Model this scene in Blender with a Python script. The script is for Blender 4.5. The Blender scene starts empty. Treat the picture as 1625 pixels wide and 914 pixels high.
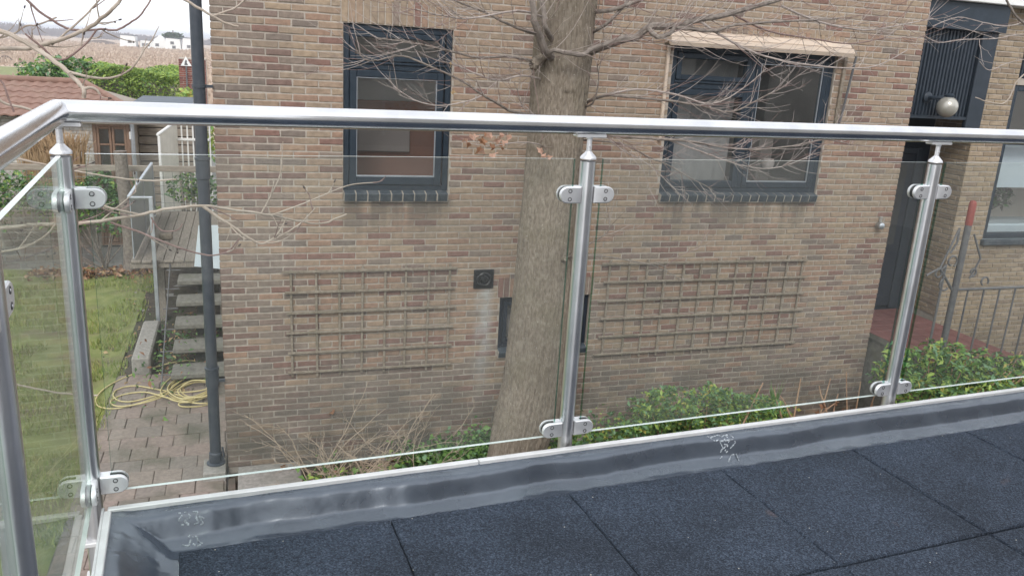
import bpy, math, random
import numpy as np
from mathutils import Vector, Matrix, noise as mn
random.seed(7); rng = np.random.default_rng(7)
scene = bpy.context.scene
C = scene.collection
PI = math.pi

# ------------------------------------------------------------------ camera
# world: X along the brick facade, Y into the house, Z up, garden level z = 0, lens 4 m above it
FOC, PIT, ROLL, YAWH, YAWB = 1303.2, 0.275863, 0.0595164, 0.32676, 0.389177
CAMZ = 4.0
def _basis():
    cp, sp = math.cos(PIT), math.sin(PIT)
    fw, up, rt = Vector((0, cp, -sp)), Vector((0, sp, cp)), Vector((1, 0, 0))
    c, s = math.cos(ROLL), math.sin(ROLL)
    M = Matrix.Rotation(-YAWH, 3, 'Z')
    return M @ fw, M @ (c*rt + s*up), M @ (c*up - s*rt)
FW, RT, UP = _basis()
CAM = Vector((0, 0, CAMZ))
cam_data = bpy.data.cameras.new('camera')
cam = bpy.data.objects.new('camera', cam_data); C.objects.link(cam)
cam_data.sensor_width = 36; cam_data.lens = FOC*36/1625
cam_data.clip_start = 0.02; cam_data.clip_end = 6000
cam.matrix_world = Matrix((( RT.x, UP.x, -FW.x, 0), (RT.y, UP.y, -FW.y, 0), (RT.z, UP.z, -FW.z, CAMZ), (0, 0, 0, 1)))
scene.camera = cam
def ray(x, y): return FW*FOC + RT*(x-812.5) - UP*(y-457)
def at(x, y, Y):
    d = ray(x, y); return CAM + d*(Y/d.y)
def atz(x, y, z):
    d = ray(x, y); return CAM + d*((z-CAMZ)/d.z)
def proj(P):
    P = Vector(P)-CAM; z = P.dot(FW)
    return 812.5 + FOC*P.dot(RT)/z, 457 - FOC*P.dot(UP)/z, z

# ------------------------------------------------------------------ world, sun, exposure
world = bpy.data.worlds.new('World'); scene.world = world; world.use_nodes = True
wn, wl = world.node_tree.nodes, world.node_tree.links
wn.clear()
sky = wn.new('ShaderNodeTexSky'); sky.sky_type = 'NISHITA'; sky.sun_disc = False
SUN_EL, SUN_AZ = math.radians(42), math.radians(200)
sky.sun_elevation = SUN_EL; sky.sun_rotation = SUN_AZ; sky.air_density = 1.0; sky.dust_density = 3.0
hsv = wn.new('ShaderNodeHueSaturation'); hsv.inputs['Saturation'].default_value = 0.5
cloud = wn.new('ShaderNodeMixRGB'); cloud.inputs['Fac'].default_value = 0.72
cloud.inputs['Color2'].default_value = (12.6, 13.0, 13.8, 1)       # the closed white cloud layer
bg = wn.new('ShaderNodeBackground'); bg.inputs['Strength'].default_value = 0.1
wo = wn.new('ShaderNodeOutputWorld')
wl.new(sky.outputs[0], hsv.inputs['Color']); wl.new(hsv.outputs[0], cloud.inputs['Color1'])
wl.new(cloud.outputs[0], bg.inputs['Color']); wl.new(bg.outputs[0], wo.inputs['Surface'])
sd = bpy.data.lights.new('sun', 'SUN'); sd.energy = 1.15; sd.angle = math.radians(16); sd.color = (1, 0.975, 0.94)
sun = bpy.data.objects.new('sun', sd); C.objects.link(sun)
sdir = Vector((math.sin(SUN_AZ)*math.cos(SUN_EL), math.cos(SUN_AZ)*math.cos(SUN_EL), math.sin(SUN_EL)))
sun.rotation_euler = (-sdir).to_track_quat('-Z', 'Y').to_euler()
scene.view_settings.view_transform = 'Standard'; scene.view_settings.look = 'None'
scene.view_settings.exposure = 0.55; scene.view_settings.gamma = 1.0
scene.view_settings.use_curve_mapping = False
scene.cycles.max_bounces = 10; scene.cycles.transparent_max_bounces = 24
scene.cycles.diffuse_bounces = 4; scene.cycles.glossy_bounces = 5; scene.cycles.caustics_reflective = False

# ------------------------------------------------------------------ materials
def new_mat(name):
    m = bpy.data.materials.new(name); m.use_nodes = True
    return m, m.node_tree.nodes, m.node_tree.links, m.node_tree.nodes['Principled BSDF']
def col(c): return (c[0], c[1], c[2], 1)
def pm(name, c1, c2=None, scale=8, rough=0.8, bump=0.0, bscale=60, metal=0.0, stretch=(1, 1, 1), spec=0.4, detail=6, c3=None, s3=1.5, f3=0.5):
    """procedural paint: two tones over noise, an optional third tone in large patches, noise bump"""
    m, n, l, b = new_mat(name)
    b.inputs['Roughness'].default_value = rough; b.inputs['Metallic'].default_value = metal
    b.inputs['Specular IOR Level'].default_value = spec
    g = n.new('ShaderNodeNewGeometry'); mp = n.new('ShaderNodeMapping'); mp.inputs['Scale'].default_value = stretch
    l.new(g.outputs['Position'], mp.inputs['Vector'])
    out = None
    if c2 is None: c2 = tuple(x*0.8 for x in c1)
    t = n.new('ShaderNodeTexNoise'); t.inputs['Scale'].default_value = scale; t.inputs['Detail'].default_value = detail
    l.new(mp.outputs[0], t.inputs['Vector'])
    r = n.new('ShaderNodeValToRGB'); r.color_ramp.elements[0].position = 0.35; r.color_ramp.elements[1].position = 0.65
    r.color_ramp.elements[0].color = col(c1); r.color_ramp.elements[1].color = col(c2)
    l.new(t.outputs['Fac'], r.inputs['Fac']); out = r.outputs['Color']
    if c3 is not None:
        t3 = n.new('ShaderNodeTexNoise'); t3.inputs['Scale'].default_value = s3; t3.inputs['Detail'].default_value = 5
        l.new(mp.outputs[0], t3.inputs['Vector'])
        r3 = n.new('ShaderNodeMapRange'); r3.inputs[1].default_value = 0.5; r3.inputs[2].default_value = 0.68; r3.inputs[4].default_value = f3
        l.new(t3.outputs['Fac'], r3.inputs[0])
        mx = n.new('ShaderNodeMixRGB'); mx.inputs['Color2'].default_value = col(c3)
        l.new(r3.outputs[0], mx.inputs['Fac']); l.new(out, mx.inputs['Color1']); out = mx.outputs[0]
    l.new(out, b.inputs['Base Color'])
    if bump:
        tb = n.new('ShaderNodeTexNoise'); tb.inputs['Scale'].default_value = bscale; tb.inputs['Detail'].default_value = 4
        l.new(mp.outputs[0], tb.inputs['Vector'])
        bp = n.new('ShaderNodeBump'); bp.inputs['Strength'].default_value = bump; bp.inputs['Distance'].default_value = 0.01
        l.new(tb.outputs['Fac'], bp.inputs['Height']); l.new(bp.outputs[0], b.inputs['Normal'])
    return m
def masonry(name, c, dc=0.16, rough=0.9, bump=0.5, fleck=0.3):
    """fired clay or mortar: tonal noise, dark specks, one lime streak below the vent, algae at the foot"""
    m, n, l, b = new_mat(name)
    b.inputs['Roughness'].default_value = rough; b.inputs['Specular IOR Level'].default_value = 0.2
    g = n.new('ShaderNodeNewGeometry'); pos = g.outputs['Position']
    def noise(s, d=5):
        t = n.new('ShaderNodeTexNoise'); t.inputs['Scale'].default_value = s; t.inputs['Detail'].default_value = d
        l.new(pos, t.inputs['Vector']); return t.outputs['Fac']
    def rng_(src, a, b_, lo=0.0, hi=1.0):
        r = n.new('ShaderNodeMapRange'); r.inputs[1].default_value = a; r.inputs[2].default_value = b_; r.inputs[3].default_value = lo; r.inputs[4].default_value = hi
        l.new(src, r.inputs[0]); return r.outputs[0]
    def mix(f, a, bcol):
        x = n.new('ShaderNodeMixRGB'); l.new(f, x.inputs['Fac']); l.new(a, x.inputs['Color1']); x.inputs['Color2'].default_value = col(bcol); return x.outputs[0]
    def mul(a, b_):
        x = n.new('ShaderNodeMath'); x.operation = 'MULTIPLY'; l.new(a, x.inputs[0]); l.new(b_, x.inputs[1]); return x.outputs[0]
    r = n.new('ShaderNodeValToRGB'); r.color_ramp.elements[0].position = 0.3; r.color_ramp.elements[1].position = 0.7
    r.color_ramp.elements[0].color = col([x*(1-dc) for x in c]); r.color_ramp.elements[1].color = col([x*(1+dc) for x in c])
    l.new(noise(22), r.inputs['Fac']); o = r.outputs[0]
    o = mix(rng_(noise(140, 3), 0.6, 0.75, 0, fleck), o, [x*0.45 for x in c])
    o = mix(rng_(noise(1.7, 6), 0.55, 0.75, 0, 0.38), o, (0.18, 0.145, 0.12))     # soot and weathering patches
    sp = n.new('ShaderNodeSeparateXYZ'); l.new(pos, sp.inputs[0])
    wx = n.new('ShaderNodeMath'); wx.operation = 'SUBTRACT'; l.new(sp.outputs[0], wx.inputs[0]); wx.inputs[1].default_value = 2.27
    ab = n.new('ShaderNodeMath'); ab.operation = 'ABSOLUTE'; l.new(wx.outputs[0], ab.inputs[0])
    streak = mul(mul(rng_(ab.outputs[0], 0.02, 0.12, 0.72, 0), rng_(sp.outputs[2], 0.45, 1.2)), rng_(sp.outputs[2], 1.74, 1.77, 1, 0))
    o = mix(mul(streak, rng_(noise(7), 0.3, 0.6)), o, (0.42, 0.43, 0.42))
    def band(lo, hi, c0=sp.outputs[0]): return mul(rng_(c0, lo-.06, lo+.04), rng_(c0, hi-.04, hi+.06, 1, 0))
    drip = mul(rng_(sp.outputs[2], 2.22, 2.6, 0, .8), rng_(sp.outputs[2], 2.63, 2.64, 1, 0))
    vert = n.new('ShaderNodeTexNoise'); vm = n.new('ShaderNodeMapping'); vm.inputs['Scale'].default_value = (9, 1, 1.2); l.new(pos, vm.inputs[0]); l.new(vm.outputs[0], vert.inputs['Vector']); vert.inputs['Scale'].default_value = 1
    for lo, hi in ((.88, 1.86), (4.08, 6.06)): o = mix(mul(mul(drip, band(lo, hi)), rng_(vert.outputs['Fac'], .38, .6)), o, (.1, .085, .07))
    damp = mul(rng_(sp.outputs[2], 0.15, 1.15, 0.8, 0), rng_(noise(3.1), 0.3, 0.6))
    o = mix(damp, o, (0.075, 0.07, 0.055))
    l.new(o, b.inputs['Base Color'])
    bp = n.new('ShaderNodeBump'); bp.inputs['Strength'].default_value = bump; bp.inputs['Distance'].default_value = 0.006
    l.new(noise(70, 5), bp.inputs['Height']); l.new(bp.outputs[0], b.inputs['Normal'])
    return m
BR = [masonry('brick_%s' % k, c) for k, c in dict(
    tan=(0.3, 0.221, 0.16), sand=(0.288, 0.225, 0.166), ochre=(0.318, 0.243, 0.172), orange=(0.288, 0.193, 0.14), red=(0.215, 0.13, 0.106),
    maroon=(0.185, 0.125, 0.104), taupe=(0.225, 0.18, 0.147), slate=(0.185, 0.152, 0.128), mauve=(0.21, 0.156, 0.13)).items()]
MORTAR = masonry('mortar', (0.385, 0.34, 0.29), 0.12, 0.95, 0.6, 0.15)
GBR = [masonry('shed_brick_%d' % i, c) for i, c in enumerate([(0.46, 0.44, 0.41), (0.4, 0.38, 0.35), (0.5, 0.47, 0.43)])]
YBR = [masonry('porch_brick_%d' % i, c) for i, c in enumerate([(0.30, 0.235, 0.16), (0.27, 0.21, 0.145), (0.33, 0.26, 0.185), (0.24, 0.185, 0.135)])]
FRAME = pm('blue_grey_paint', (0.014, 0.024, 0.036), (0.021, 0.033, 0.047), 14, 0.42, 0.12, 90)
DARKCLAD = pm('dark_cladding', (0.019, 0.028, 0.039), (0.026, 0.036, 0.049), 9, 0.45, 0.1, 60)
DOORP = pm('dark_door_paint', (0.014, 0.02, 0.03), (0.02, 0.027, 0.04), 9, 0.35, 0.08, 60)
SILL = pm('painted_sill', (0.026, 0.038, 0.05), (0.042, 0.055, 0.068), 25, 0.6, 0.3, 60, c3=(0.16, 0.17, 0.175), s3=9, f3=0.3)
WHITE = pm('white_paint', (0.78, 0.78, 0.76), (0.7, 0.7, 0.68), 6, 0.5)
CREAM = pm('cream_aluminium', (0.58, 0.47, 0.37), (0.5, 0.41, 0.33), 5, 0.5, 0.05, 40)
CREAMW = pm('cream_white_boards', (0.8, 0.77, 0.68), (0.74, 0.71, 0.62), 7, 0.6)
SLAT = pm('weathered_slat', (0.2, 0.16, 0.12), (0.29, 0.25, 0.2), 30, 0.85, 0.4, 80, stretch=(1, 1, 1), c3=(0.12, 0.11, 0.075), s3=4)
DECKW = pm('grey_decking', (0.21, 0.18, 0.15), (0.3, 0.265, 0.225), 18, 0.85, 0.4, 70, stretch=(4, 0.5, 1), c3=(0.14, 0.13, 0.1), s3=2)
BROWNW = pm('brown_wood', (0.2, 0.128, 0.09), (0.26, 0.17, 0.12), 14, 0.6, 0.2, 60, stretch=(4, 4, 0.6))
GREYW = pm('grey_plank_wood', (0.24, 0.2, 0.165), (0.33, 0.29, 0.24), 12, 0.85, 0.3, 60, stretch=(0.6, 4, 4))
CONC = pm('grey_concrete', (0.24, 0.225, 0.205), (0.33, 0.31, 0.28), 30, 0.9, 0.5, 120, c3=(0.15, 0.15, 0.12), s3=3)
CONCD = pm('mossy_concrete', (0.11, 0.108, 0.092), (0.2, 0.19, 0.165), 16, 0.92, 0.6, 90, c3=(0.075, 0.085, 0.045), s3=4)
PAV = [pm('paver_%d' % i, c, tuple(x*1.3 for x in c), 26, 0.9, 0.5, 110, c3=(0.08, 0.085, 0.055), s3=2.2, f3=0.65) for i, c in enumerate([(0.2, 0.168, 0.142), (0.215, 0.178, 0.15), (0.185, 0.16, 0.138), (0.22, 0.175, 0.15)])]
SOIL = pm('garden_soil', (0.055, 0.043, 0.032), (0.1, 0.08, 0.058), 9, 0.95, 0.9, 40, c3=(0.05, 0.065, 0.03), s3=1.1)
LAWN = pm('lawn', (0.15, 0.18, 0.055), (0.23, 0.245, 0.09), 5, 0.95, 0.8, 60, c3=(0.15, 0.12, 0.075), s3=1.9, f3=.8)
FIELD = pm('dry_field', (0.42, 0.33, 0.26), (0.35, 0.27, 0.21), 0.16, 0.95, stretch=(0.25, 1, 1), c3=(0.42, 0.34, 0.25), s3=0.05)
GRASS = [pm('grass_%d' % i, c, None, 3, 0.7) for i, c in enumerate([(0.2, 0.27, 0.06), (0.3, 0.34, 0.085), (0.36, 0.33, 0.14)])]
REED = [pm('reed_%d' % i, c, None, 2, 0.9) for i, c in enumerate([(0.43, 0.33, 0.255), (0.5, 0.4, 0.31), (0.36, 0.265, 0.2)])]
def leafmat(name, c, rough=0.45, tr=0.25):
    m = pm(name, c, tuple(x*0.75 for x in c), 12, rough, spec=0.35)
    n, l = m.node_tree.nodes, m.node_tree.links; b = n['Principled BSDF']
    t = n.new('ShaderNodeBsdfTranslucent'); t.inputs['Color'].default_value = col([x*1.3 for x in c]); mx = n.new('ShaderNodeMixShader'); mx.inputs[0].default_value = tr
    o = n['Material Output']; l.new(b.outputs[0], mx.inputs[1]); l.new(t.outputs[0], mx.inputs[2]); l.new(mx.outputs[0], o.inputs['Surface'])
    return m
L_MID = leafmat('leaf_mid', (0.175, 0.315, 0.085)); L_DARK = leafmat('leaf_dark', (0.07, 0.14, 0.045)); L_LIME = leafmat('leaf_lime', (0.36, 0.48, 0.11))
L_YEL = leafmat('leaf_yellow', (0.42, 0.37, 0.1)); L_BLUE = leafmat('leaf_bluish', (0.18, 0.32, 0.165)); L_HEDGE = leafmat('leaf_hedge', (0.28, 0.38, 0.09))
L_BROWN = leafmat('leaf_brown', (0.3, 0.155, 0.085), 0.7); L_PINK = leafmat('leaf_withered', (0.58, 0.37, 0.28), 0.7, 0.35); L_TAN = leafmat('leaf_tan', (0.5, 0.36, 0.2), 0.7, 0.35)
TWIG = pm('pale_twig', (0.27, 0.225, 0.2), (0.4, 0.345, 0.31), 20, 0.7, 0.3, 100)
TWIGR = pm('red_brown_twig', (0.16, 0.1, 0.088), (0.25, 0.175, 0.155), 20, 0.7)
LIMB = pm('limb_bark', (0.135, 0.112, 0.095), (0.24, 0.205, 0.175), 22, 0.8, 0.5, 70)
ASHB = pm('pale_grey_bark', (0.33, 0.27, 0.215), (0.42, 0.36, 0.3), 18, 0.75, 0.35, 90, c3=(0.24, 0.2, 0.16), s3=6)
BUD = pm('dark_bud', (0.045, 0.035, 0.032), (0.07, 0.05, 0.045), 20, 0.7)
BRAMBLE = pm('dry_bramble', (0.42, 0.34, 0.255), (0.31, 0.24, 0.175), 14, 0.85)
DRYSTEM = pm('dry_stem', (0.42, 0.28, 0.18), (0.3, 0.18, 0.115), 14, 0.85)
def bark():
    m, n, l, b = new_mat('tree_bark')
    b.inputs['Roughness'].default_value = 0.92; b.inputs['Specular IOR Level'].default_value = 0.15
    g = n.new('ShaderNodeNewGeometry'); mp = n.new('ShaderNodeMapping'); mp.inputs['Scale'].default_value = (1, 1, 0.32); l.new(g.outputs['Position'], mp.inputs[0])
    def nz(s, d, src=mp.outputs[0]):
        t = n.new('ShaderNodeTexNoise'); t.inputs['Scale'].default_value = s; t.inputs['Detail'].default_value = d; l.new(src, t.inputs['Vector']); return t.outputs['Fac']
    r = n.new('ShaderNodeValToRGB'); e = r.color_ramp.elements; e[0].position = 0.34; e[0].color = (0.15, 0.124, 0.097, 1); e[1].position = 0.64; e[1].color = (0.265, 0.225, 0.18, 1)
    k = r.color_ramp.elements.new(0.5); k.color = (0.21, 0.175, 0.136, 1)
    f = nz(75, 8); l.new(f, r.inputs[0])
    def patch(o, s, a, bb, c, src=g.outputs['Position'], f=1.0):
        q = n.new('ShaderNodeMapRange'); q.inputs[1].default_value = a; q.inputs[2].default_value = bb; q.inputs[4].default_value = f; l.new(nz(s, 4, src), q.inputs[0])
        x = n.new('ShaderNodeMixRGB'); l.new(q.outputs[0], x.inputs[0]); l.new(o, x.inputs[1]); x.inputs[2].default_value = col(c); return x.outputs[0]
    o = patch(r.outputs[0], 3.2, 0.5, 0.7, (0.16, 0.14, 0.09), f=0.4)
    o = patch(o, 1.1, 0.45, 0.62, (0.135, 0.112, 0.085), f=0.45)
    o = patch(o, 11, 0.56, 0.66, (0.3, 0.265, 0.215), f=0.4)
    o = patch(o, 95, 0.665, 0.7, (0.46, 0.43, 0.38), f=0.85)
    l.new(o, b.inputs['Base Color'])
    bp = n.new('ShaderNodeBump'); bp.inputs['Strength'].default_value = 0.9; bp.inputs['Distance'].default_value = 0.012; l.new(nz(60, 6), bp.inputs['Height']); l.new(bp.outputs[0], b.inputs['Normal'])
    return m
BARK = bark()
def steel(name, rough, c=(0.62, 0.62, 0.63), sc=(1, 1, 1), brush=400, vary=0.12, aniso=0, arot=0):
    m, n, l, b = new_mat(name)
    b.inputs['Metallic'].default_value = 1; b.inputs['Base Color'].default_value = col(c)
    g = n.new('ShaderNodeTexCoord'); mp = n.new('ShaderNodeMapping'); mp.inputs['Scale'].default_value = sc; l.new(g.outputs['Object'], mp.inputs[0])
    t = n.new('ShaderNodeTexNoise'); t.inputs['Scale'].default_value = brush; t.inputs['Detail'].default_value = 3; l.new(mp.outputs[0], t.inputs['Vector'])
    r = n.new('ShaderNodeMapRange'); r.inputs[3].default_value = rough-vary/2; r.inputs[4].default_value = rough+vary; l.new(t.outputs['Fac'], r.inputs[0]); l.new(r.outputs[0], b.inputs['Roughness'])
    if aniso: 
        tg = n.new('ShaderNodeTangent'); tg.direction_type = 'RADIAL'; tg.axis = 'Z'; l.new(tg.outputs[0], b.inputs['Tangent']); b.inputs['Anisotropic'].default_value = aniso; b.inputs['Anisotropic Rotation'].default_value = arot
    t2 = n.new('ShaderNodeTexNoise'); t2.inputs['Scale'].default_value = 9; t2.inputs['Detail'].default_value = 6; l.new(g.outputs['Object'], t2.inputs['Vector'])
    q = n.new('ShaderNodeValToRGB'); q.color_ramp.elements[0].color = col([x*0.86 for x in c]); q.color_ramp.elements[1].color = col([min(1, x*1.1) for x in c]); q.color_ramp.elements[0].position = .3; q.color_ramp.elements[1].position = .7
    l.new(t2.outputs['Fac'], q.inputs[0]); l.new(q.outputs[0], b.inputs['Base Color'])
    return m
STEELP = steel('brushed_steel_post', 0.29, (.68, .68, .69), sc=(1, 1, 0.02), vary=.06, aniso=.8, arot=.25); STEELR = steel('brushed_steel_rail', 0.17, (.7, .7, .71), brush=40, vary=.05); STEELC = steel('satin_steel_clamp', 0.5, (0.8, 0.8, 0.81)); GALV = steel('galvanised', 0.45, (0.55, 0.58, 0.62), brush=60)
ALU = pm('white_aluminium', (0.66, 0.66, 0.66), (0.58, 0.58, 0.58), 16, 0.38, 0.05, 60, metal=0.15, c3=(0.42, 0.42, 0.4), s3=7, f3=0.5)
SCREW = pm('dark_screw', (0.12, 0.12, 0.125), (0.09, 0.09, 0.095), 60, 0.4, metal=0.8)
GASKET = pm('black_gasket', (0.015, 0.015, 0.016), (0.02, 0.02, 0.02), 30, 0.6)
IRON = pm('grey_iron', (0.1, 0.1, 0.105), (0.14, 0.138, 0.138), 20, 0.55, 0.15, 70)
REDP = pm('red_paint', (0.3, 0.075, 0.06), (0.25, 0.06, 0.05), 20, 0.5)
PIPE = pm('dark_grey_pipe', (0.035, 0.043, 0.055), (0.05, 0.058, 0.07), 12, 0.42, 0.05, 50, c3=(0.085, 0.09, 0.095), s3=5)
BLACKP = pm('black_plastic', (0.012, 0.013, 0.015), (0.02, 0.02, 0.022), 20, 0.4)
REDTILE = pm('red_floor_tile', (0.19, 0.083, 0.073), (0.155, 0.066, 0.06), 9, 0.45, 0.1, 50)
ROOFT = pm('terracotta_tile', (0.25, 0.15, 0.115), (0.205, 0.12, 0.092), 7, 0.85, 0.3, 50, c3=(0.25, 0.17, 0.13), s3=3)
FELT = pm('grey_roof_felt', (0.085, 0.1, 0.118), (0.11, 0.125, 0.145), 4, 0.75)
YHOSE = pm('yellow_hose', (0.58, 0.5, 0.26), (0.5, 0.42, 0.2), 30, 0.45)
GREYPANEL = pm('grey_blue_panel', (0.33, 0.36, 0.38), (0.28, 0.31, 0.335), 4, 0.35)
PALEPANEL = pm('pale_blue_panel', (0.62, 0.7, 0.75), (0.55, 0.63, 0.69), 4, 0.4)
WIRE = pm('mesh_wire', (0.2, 0.21, 0.2), (0.26, 0.27, 0.26), 20, 0.5)
HEAP = pm('dark_earth', (0.1, 0.075, 0.06), (0.14, 0.105, 0.085), 1, 0.95)
WOOD_FAR = pm('far_winter_wood', (0.17, 0.155, 0.17), (0.23, 0.21, 0.22), 0.3, 0.95)
CONIFER = leafmat('conifer', (0.035, 0.065, 0.035), 0.7, 0.1)
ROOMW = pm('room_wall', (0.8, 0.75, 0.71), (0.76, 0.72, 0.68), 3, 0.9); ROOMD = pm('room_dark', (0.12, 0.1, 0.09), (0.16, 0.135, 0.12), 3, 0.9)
ROOMR = pm('red_brown_panel', (0.3, 0.12, 0.075), (0.34, 0.14, 0.09), 3, 0.6); ROOMP = pm('pale_matt', (0.47, 0.4, 0.375), (0.44, 0.375, 0.35), 4, 0.8)
CURTAIN = pm('grey_curtain', (0.3, 0.29, 0.285), (0.26, 0.25, 0.245), 2, 0.9, stretch=(3, 1, 0.2))
CHALK = pm('white_chalk', (0.5, 0.54, 0.58), (0.16, 0.18, 0.2), 160, 0.9)
PLASTER = pm('pale_plaster', (0.58, 0.56, 0.52), (0.52, 0.5, 0.47), 3, 0.9)
def rubber_tile_mat():
    m, n, l, b = new_mat('rubber_granulate')
    b.inputs['Roughness'].default_value = 0.85; b.inputs['Specular IOR Level'].default_value = 0.3
    g = n.new('ShaderNodeNewGeometry'); P = g.outputs['Position']
    v = n.new('ShaderNodeTexVoronoi'); v.inputs['Scale'].default_value = 310; l.new(P, v.inputs['Vector'])
    sp = n.new('ShaderNodeSeparateColor'); l.new(v.outputs['Color'], sp.inputs[0])
    r = n.new('ShaderNodeValToRGB'); e = r.color_ramp.elements; e[0].position = 0.0; e[0].color = (0.012, 0.018, 0.03, 1); e[1].position = 1; e[1].color = (0.088, 0.11, 0.15, 1)
    k = e.new(0.75); k.color = (0.042, 0.058, 0.086, 1); l.new(sp.outputs[0], r.inputs[0])
    t = n.new('ShaderNodeTexNoise'); t.inputs['Scale'].default_value = 3.5; t.inputs['Detail'].default_value = 7; l.new(P, t.inputs['Vector'])
    q = n.new('ShaderNodeMapRange'); q.inputs[1].default_value = 0.3; q.inputs[2].default_value = 0.7; q.inputs[3].default_value = 0.6; q.inputs[4].default_value = 1.15; l.new(t.outputs['Fac'], q.inputs[0])
    mx = n.new('ShaderNodeMixRGB'); mx.blend_type = 'MULTIPLY'; mx.inputs[0].default_value = 1; l.new(r.outputs[0], mx.inputs[1]); l.new(q.outputs[0], mx.inputs[2])
    # scattered pale grit
    v2 = n.new('ShaderNodeTexVoronoi'); v2.inputs['Scale'].default_value = 34; l.new(P, v2.inputs['Vector'])
    s2 = n.new('ShaderNodeSeparateColor'); l.new(v2.outputs['Color'], s2.inputs[0])
    a = n.new('ShaderNodeMath'); a.operation = 'LESS_THAN'; a.inputs[1].default_value = 0.06; l.new(v2.outputs['Distance'], a.inputs[0])
    c = n.new('ShaderNodeMath'); c.operation = 'GREATER_THAN'; c.inputs[1].default_value = 0.8; l.new(s2.outputs[1], c.inputs[0])
    d = n.new('ShaderNodeMath'); d.operation = 'MULTIPLY'; l.new(a.outputs[0], d.inputs[0]); l.new(c.outputs[0], d.inputs[1])
    m2 = n.new('ShaderNodeMixRGB'); m2.inputs[2].default_value = (0.5, 0.48, 0.42, 1); l.new(d.outputs[0], m2.inputs[0]); l.new(mx.outputs[0], m2.inputs[1])
    # a few rusty dusty smudges
    t3 = n.new('ShaderNodeTexNoise'); t3.inputs['Scale'].default_value = 6.3; t3.inputs['Detail'].default_value = 3; l.new(P, t3.inputs['Vector'])
    q3 = n.new('ShaderNodeMapRange'); q3.inputs[1].default_value = 0.7; q3.inputs[2].default_value = 0.78; q3.inputs[4].default_value = 0.5; l.new(t3.outputs['Fac'], q3.inputs[0])
    m3 = n.new('ShaderNodeMixRGB'); m3.inputs[2].default_value = (0.16, 0.1, 0.085, 1); l.new(q3.outputs[0], m3.inputs[0]); l.new(m2.outputs[0], m3.inputs[1])
    l.new(m3.outputs[0], b.inputs['Base Color'])
    bp = n.new('ShaderNodeBump'); bp.inputs['Strength'].default_value = 0.9; bp.inputs['Distance'].default_value = 0.004; l.new(v.outputs['Distance'], bp.inputs['Height']); l.new(bp.outputs[0], b.inputs['Normal'])
    return m
RUBBER = rubber_tile_mat()
MEMB = pm('rubber_membrane', (0.024, 0.031, 0.045), (0.038, 0.048, 0.066), 7, 0.25, 0.1, 28, spec=1.0, c3=(0.085, 0.1, 0.125), s3=5, f3=0.4, detail=9)
MEMB.node_tree.nodes['Principled BSDF'].inputs['IOR'].default_value = 1.62; MEMB.node_tree.nodes['Principled BSDF'].inputs['Specular Tint'].default_value = (.86, .93, 1, 1)
def glass_mat(name, tint, ior=1.5, dust_veil=0.0):
    m, n, l, b = new_mat(name); n.remove(b)
    o = n['Material Output']; tr = n.new('ShaderNodeBsdfTransparent'); tr.inputs[0].default_value = col(tint)
    gl = n.new('ShaderNodeBsdfGlossy'); gl.inputs['Roughness'].default_value = 0.0
    fr = n.new('ShaderNodeFresnel'); fr.inputs['IOR'].default_value = ior
    ge = n.new('ShaderNodeNewGeometry'); sb = n.new('ShaderNodeMath'); sb.operation = 'SUBTRACT'; sb.inputs[0].default_value = 1; l.new(ge.outputs['Backfacing'], sb.inputs[1])
    mu = n.new('ShaderNodeMath'); mu.operation = 'MULTIPLY'; l.new(fr.outputs[0], mu.inputs[0]); l.new(sb.outputs[0], mu.inputs[1])
    if dust_veil:      # diffuse veil: dried rain film, plus grey reflection painted into the window panes
        t = n.new('ShaderNodeTexNoise'); t.inputs['Scale'].default_value = 2.2; t.inputs['Detail'].default_value = 6; l.new(ge.outputs['Position'], t.inputs['Vector'])
        q = n.new('ShaderNodeMapRange'); q.inputs[1].default_value = .3; q.inputs[2].default_value = .7; q.inputs[3].default_value = dust_veil*.55; q.inputs[4].default_value = dust_veil*1.5; l.new(t.outputs['Fac'], q.inputs[0])
        q2 = n.new('ShaderNodeMath'); q2.operation = 'MULTIPLY'; l.new(q.outputs[0], q2.inputs[0]); l.new(sb.outputs[0], q2.inputs[1])
        df = n.new('ShaderNodeBsdfDiffuse'); df.inputs[0].default_value = (.7, .72, .68, 1); md = n.new('ShaderNodeMixShader'); l.new(q2.outputs[0], md.inputs[0]); l.new(tr.outputs[0], md.inputs[1]); l.new(df.outputs[0], md.inputs[2]); base = md
    else: base = tr
    mx = n.new('ShaderNodeMixShader'); l.new(mu.outputs[0], mx.inputs[0]); l.new(base.outputs[0], mx.inputs[1]); l.new(gl.outputs[0], mx.inputs[2]); l.new(mx.outputs[0], o.inputs['Surface'])
    return m
GLASS = glass_mat('balustrade_glass', (0.968, 0.982, 0.972), 1.5, .042); WGLASS = glass_mat('window_glass', (0.93, 0.94, 0.94), 1.85, .03)
GEDGE = glass_mat('green_glass_edge', (0.25, 0.5, 0.42), 1.5); SIDEG = glass_mat('side_glass', (0.9, 0.955, 0.92), 1.22, .1); SEDGE = glass_mat('clear_glass_edge', (0.82, 0.92, 0.88), 1.5); GTOP = pm('pale_glass_edge', (0.62, 0.67, 0.65), (0.5, 0.57, 0.54), 20, 0.15, spec=0.8)

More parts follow.
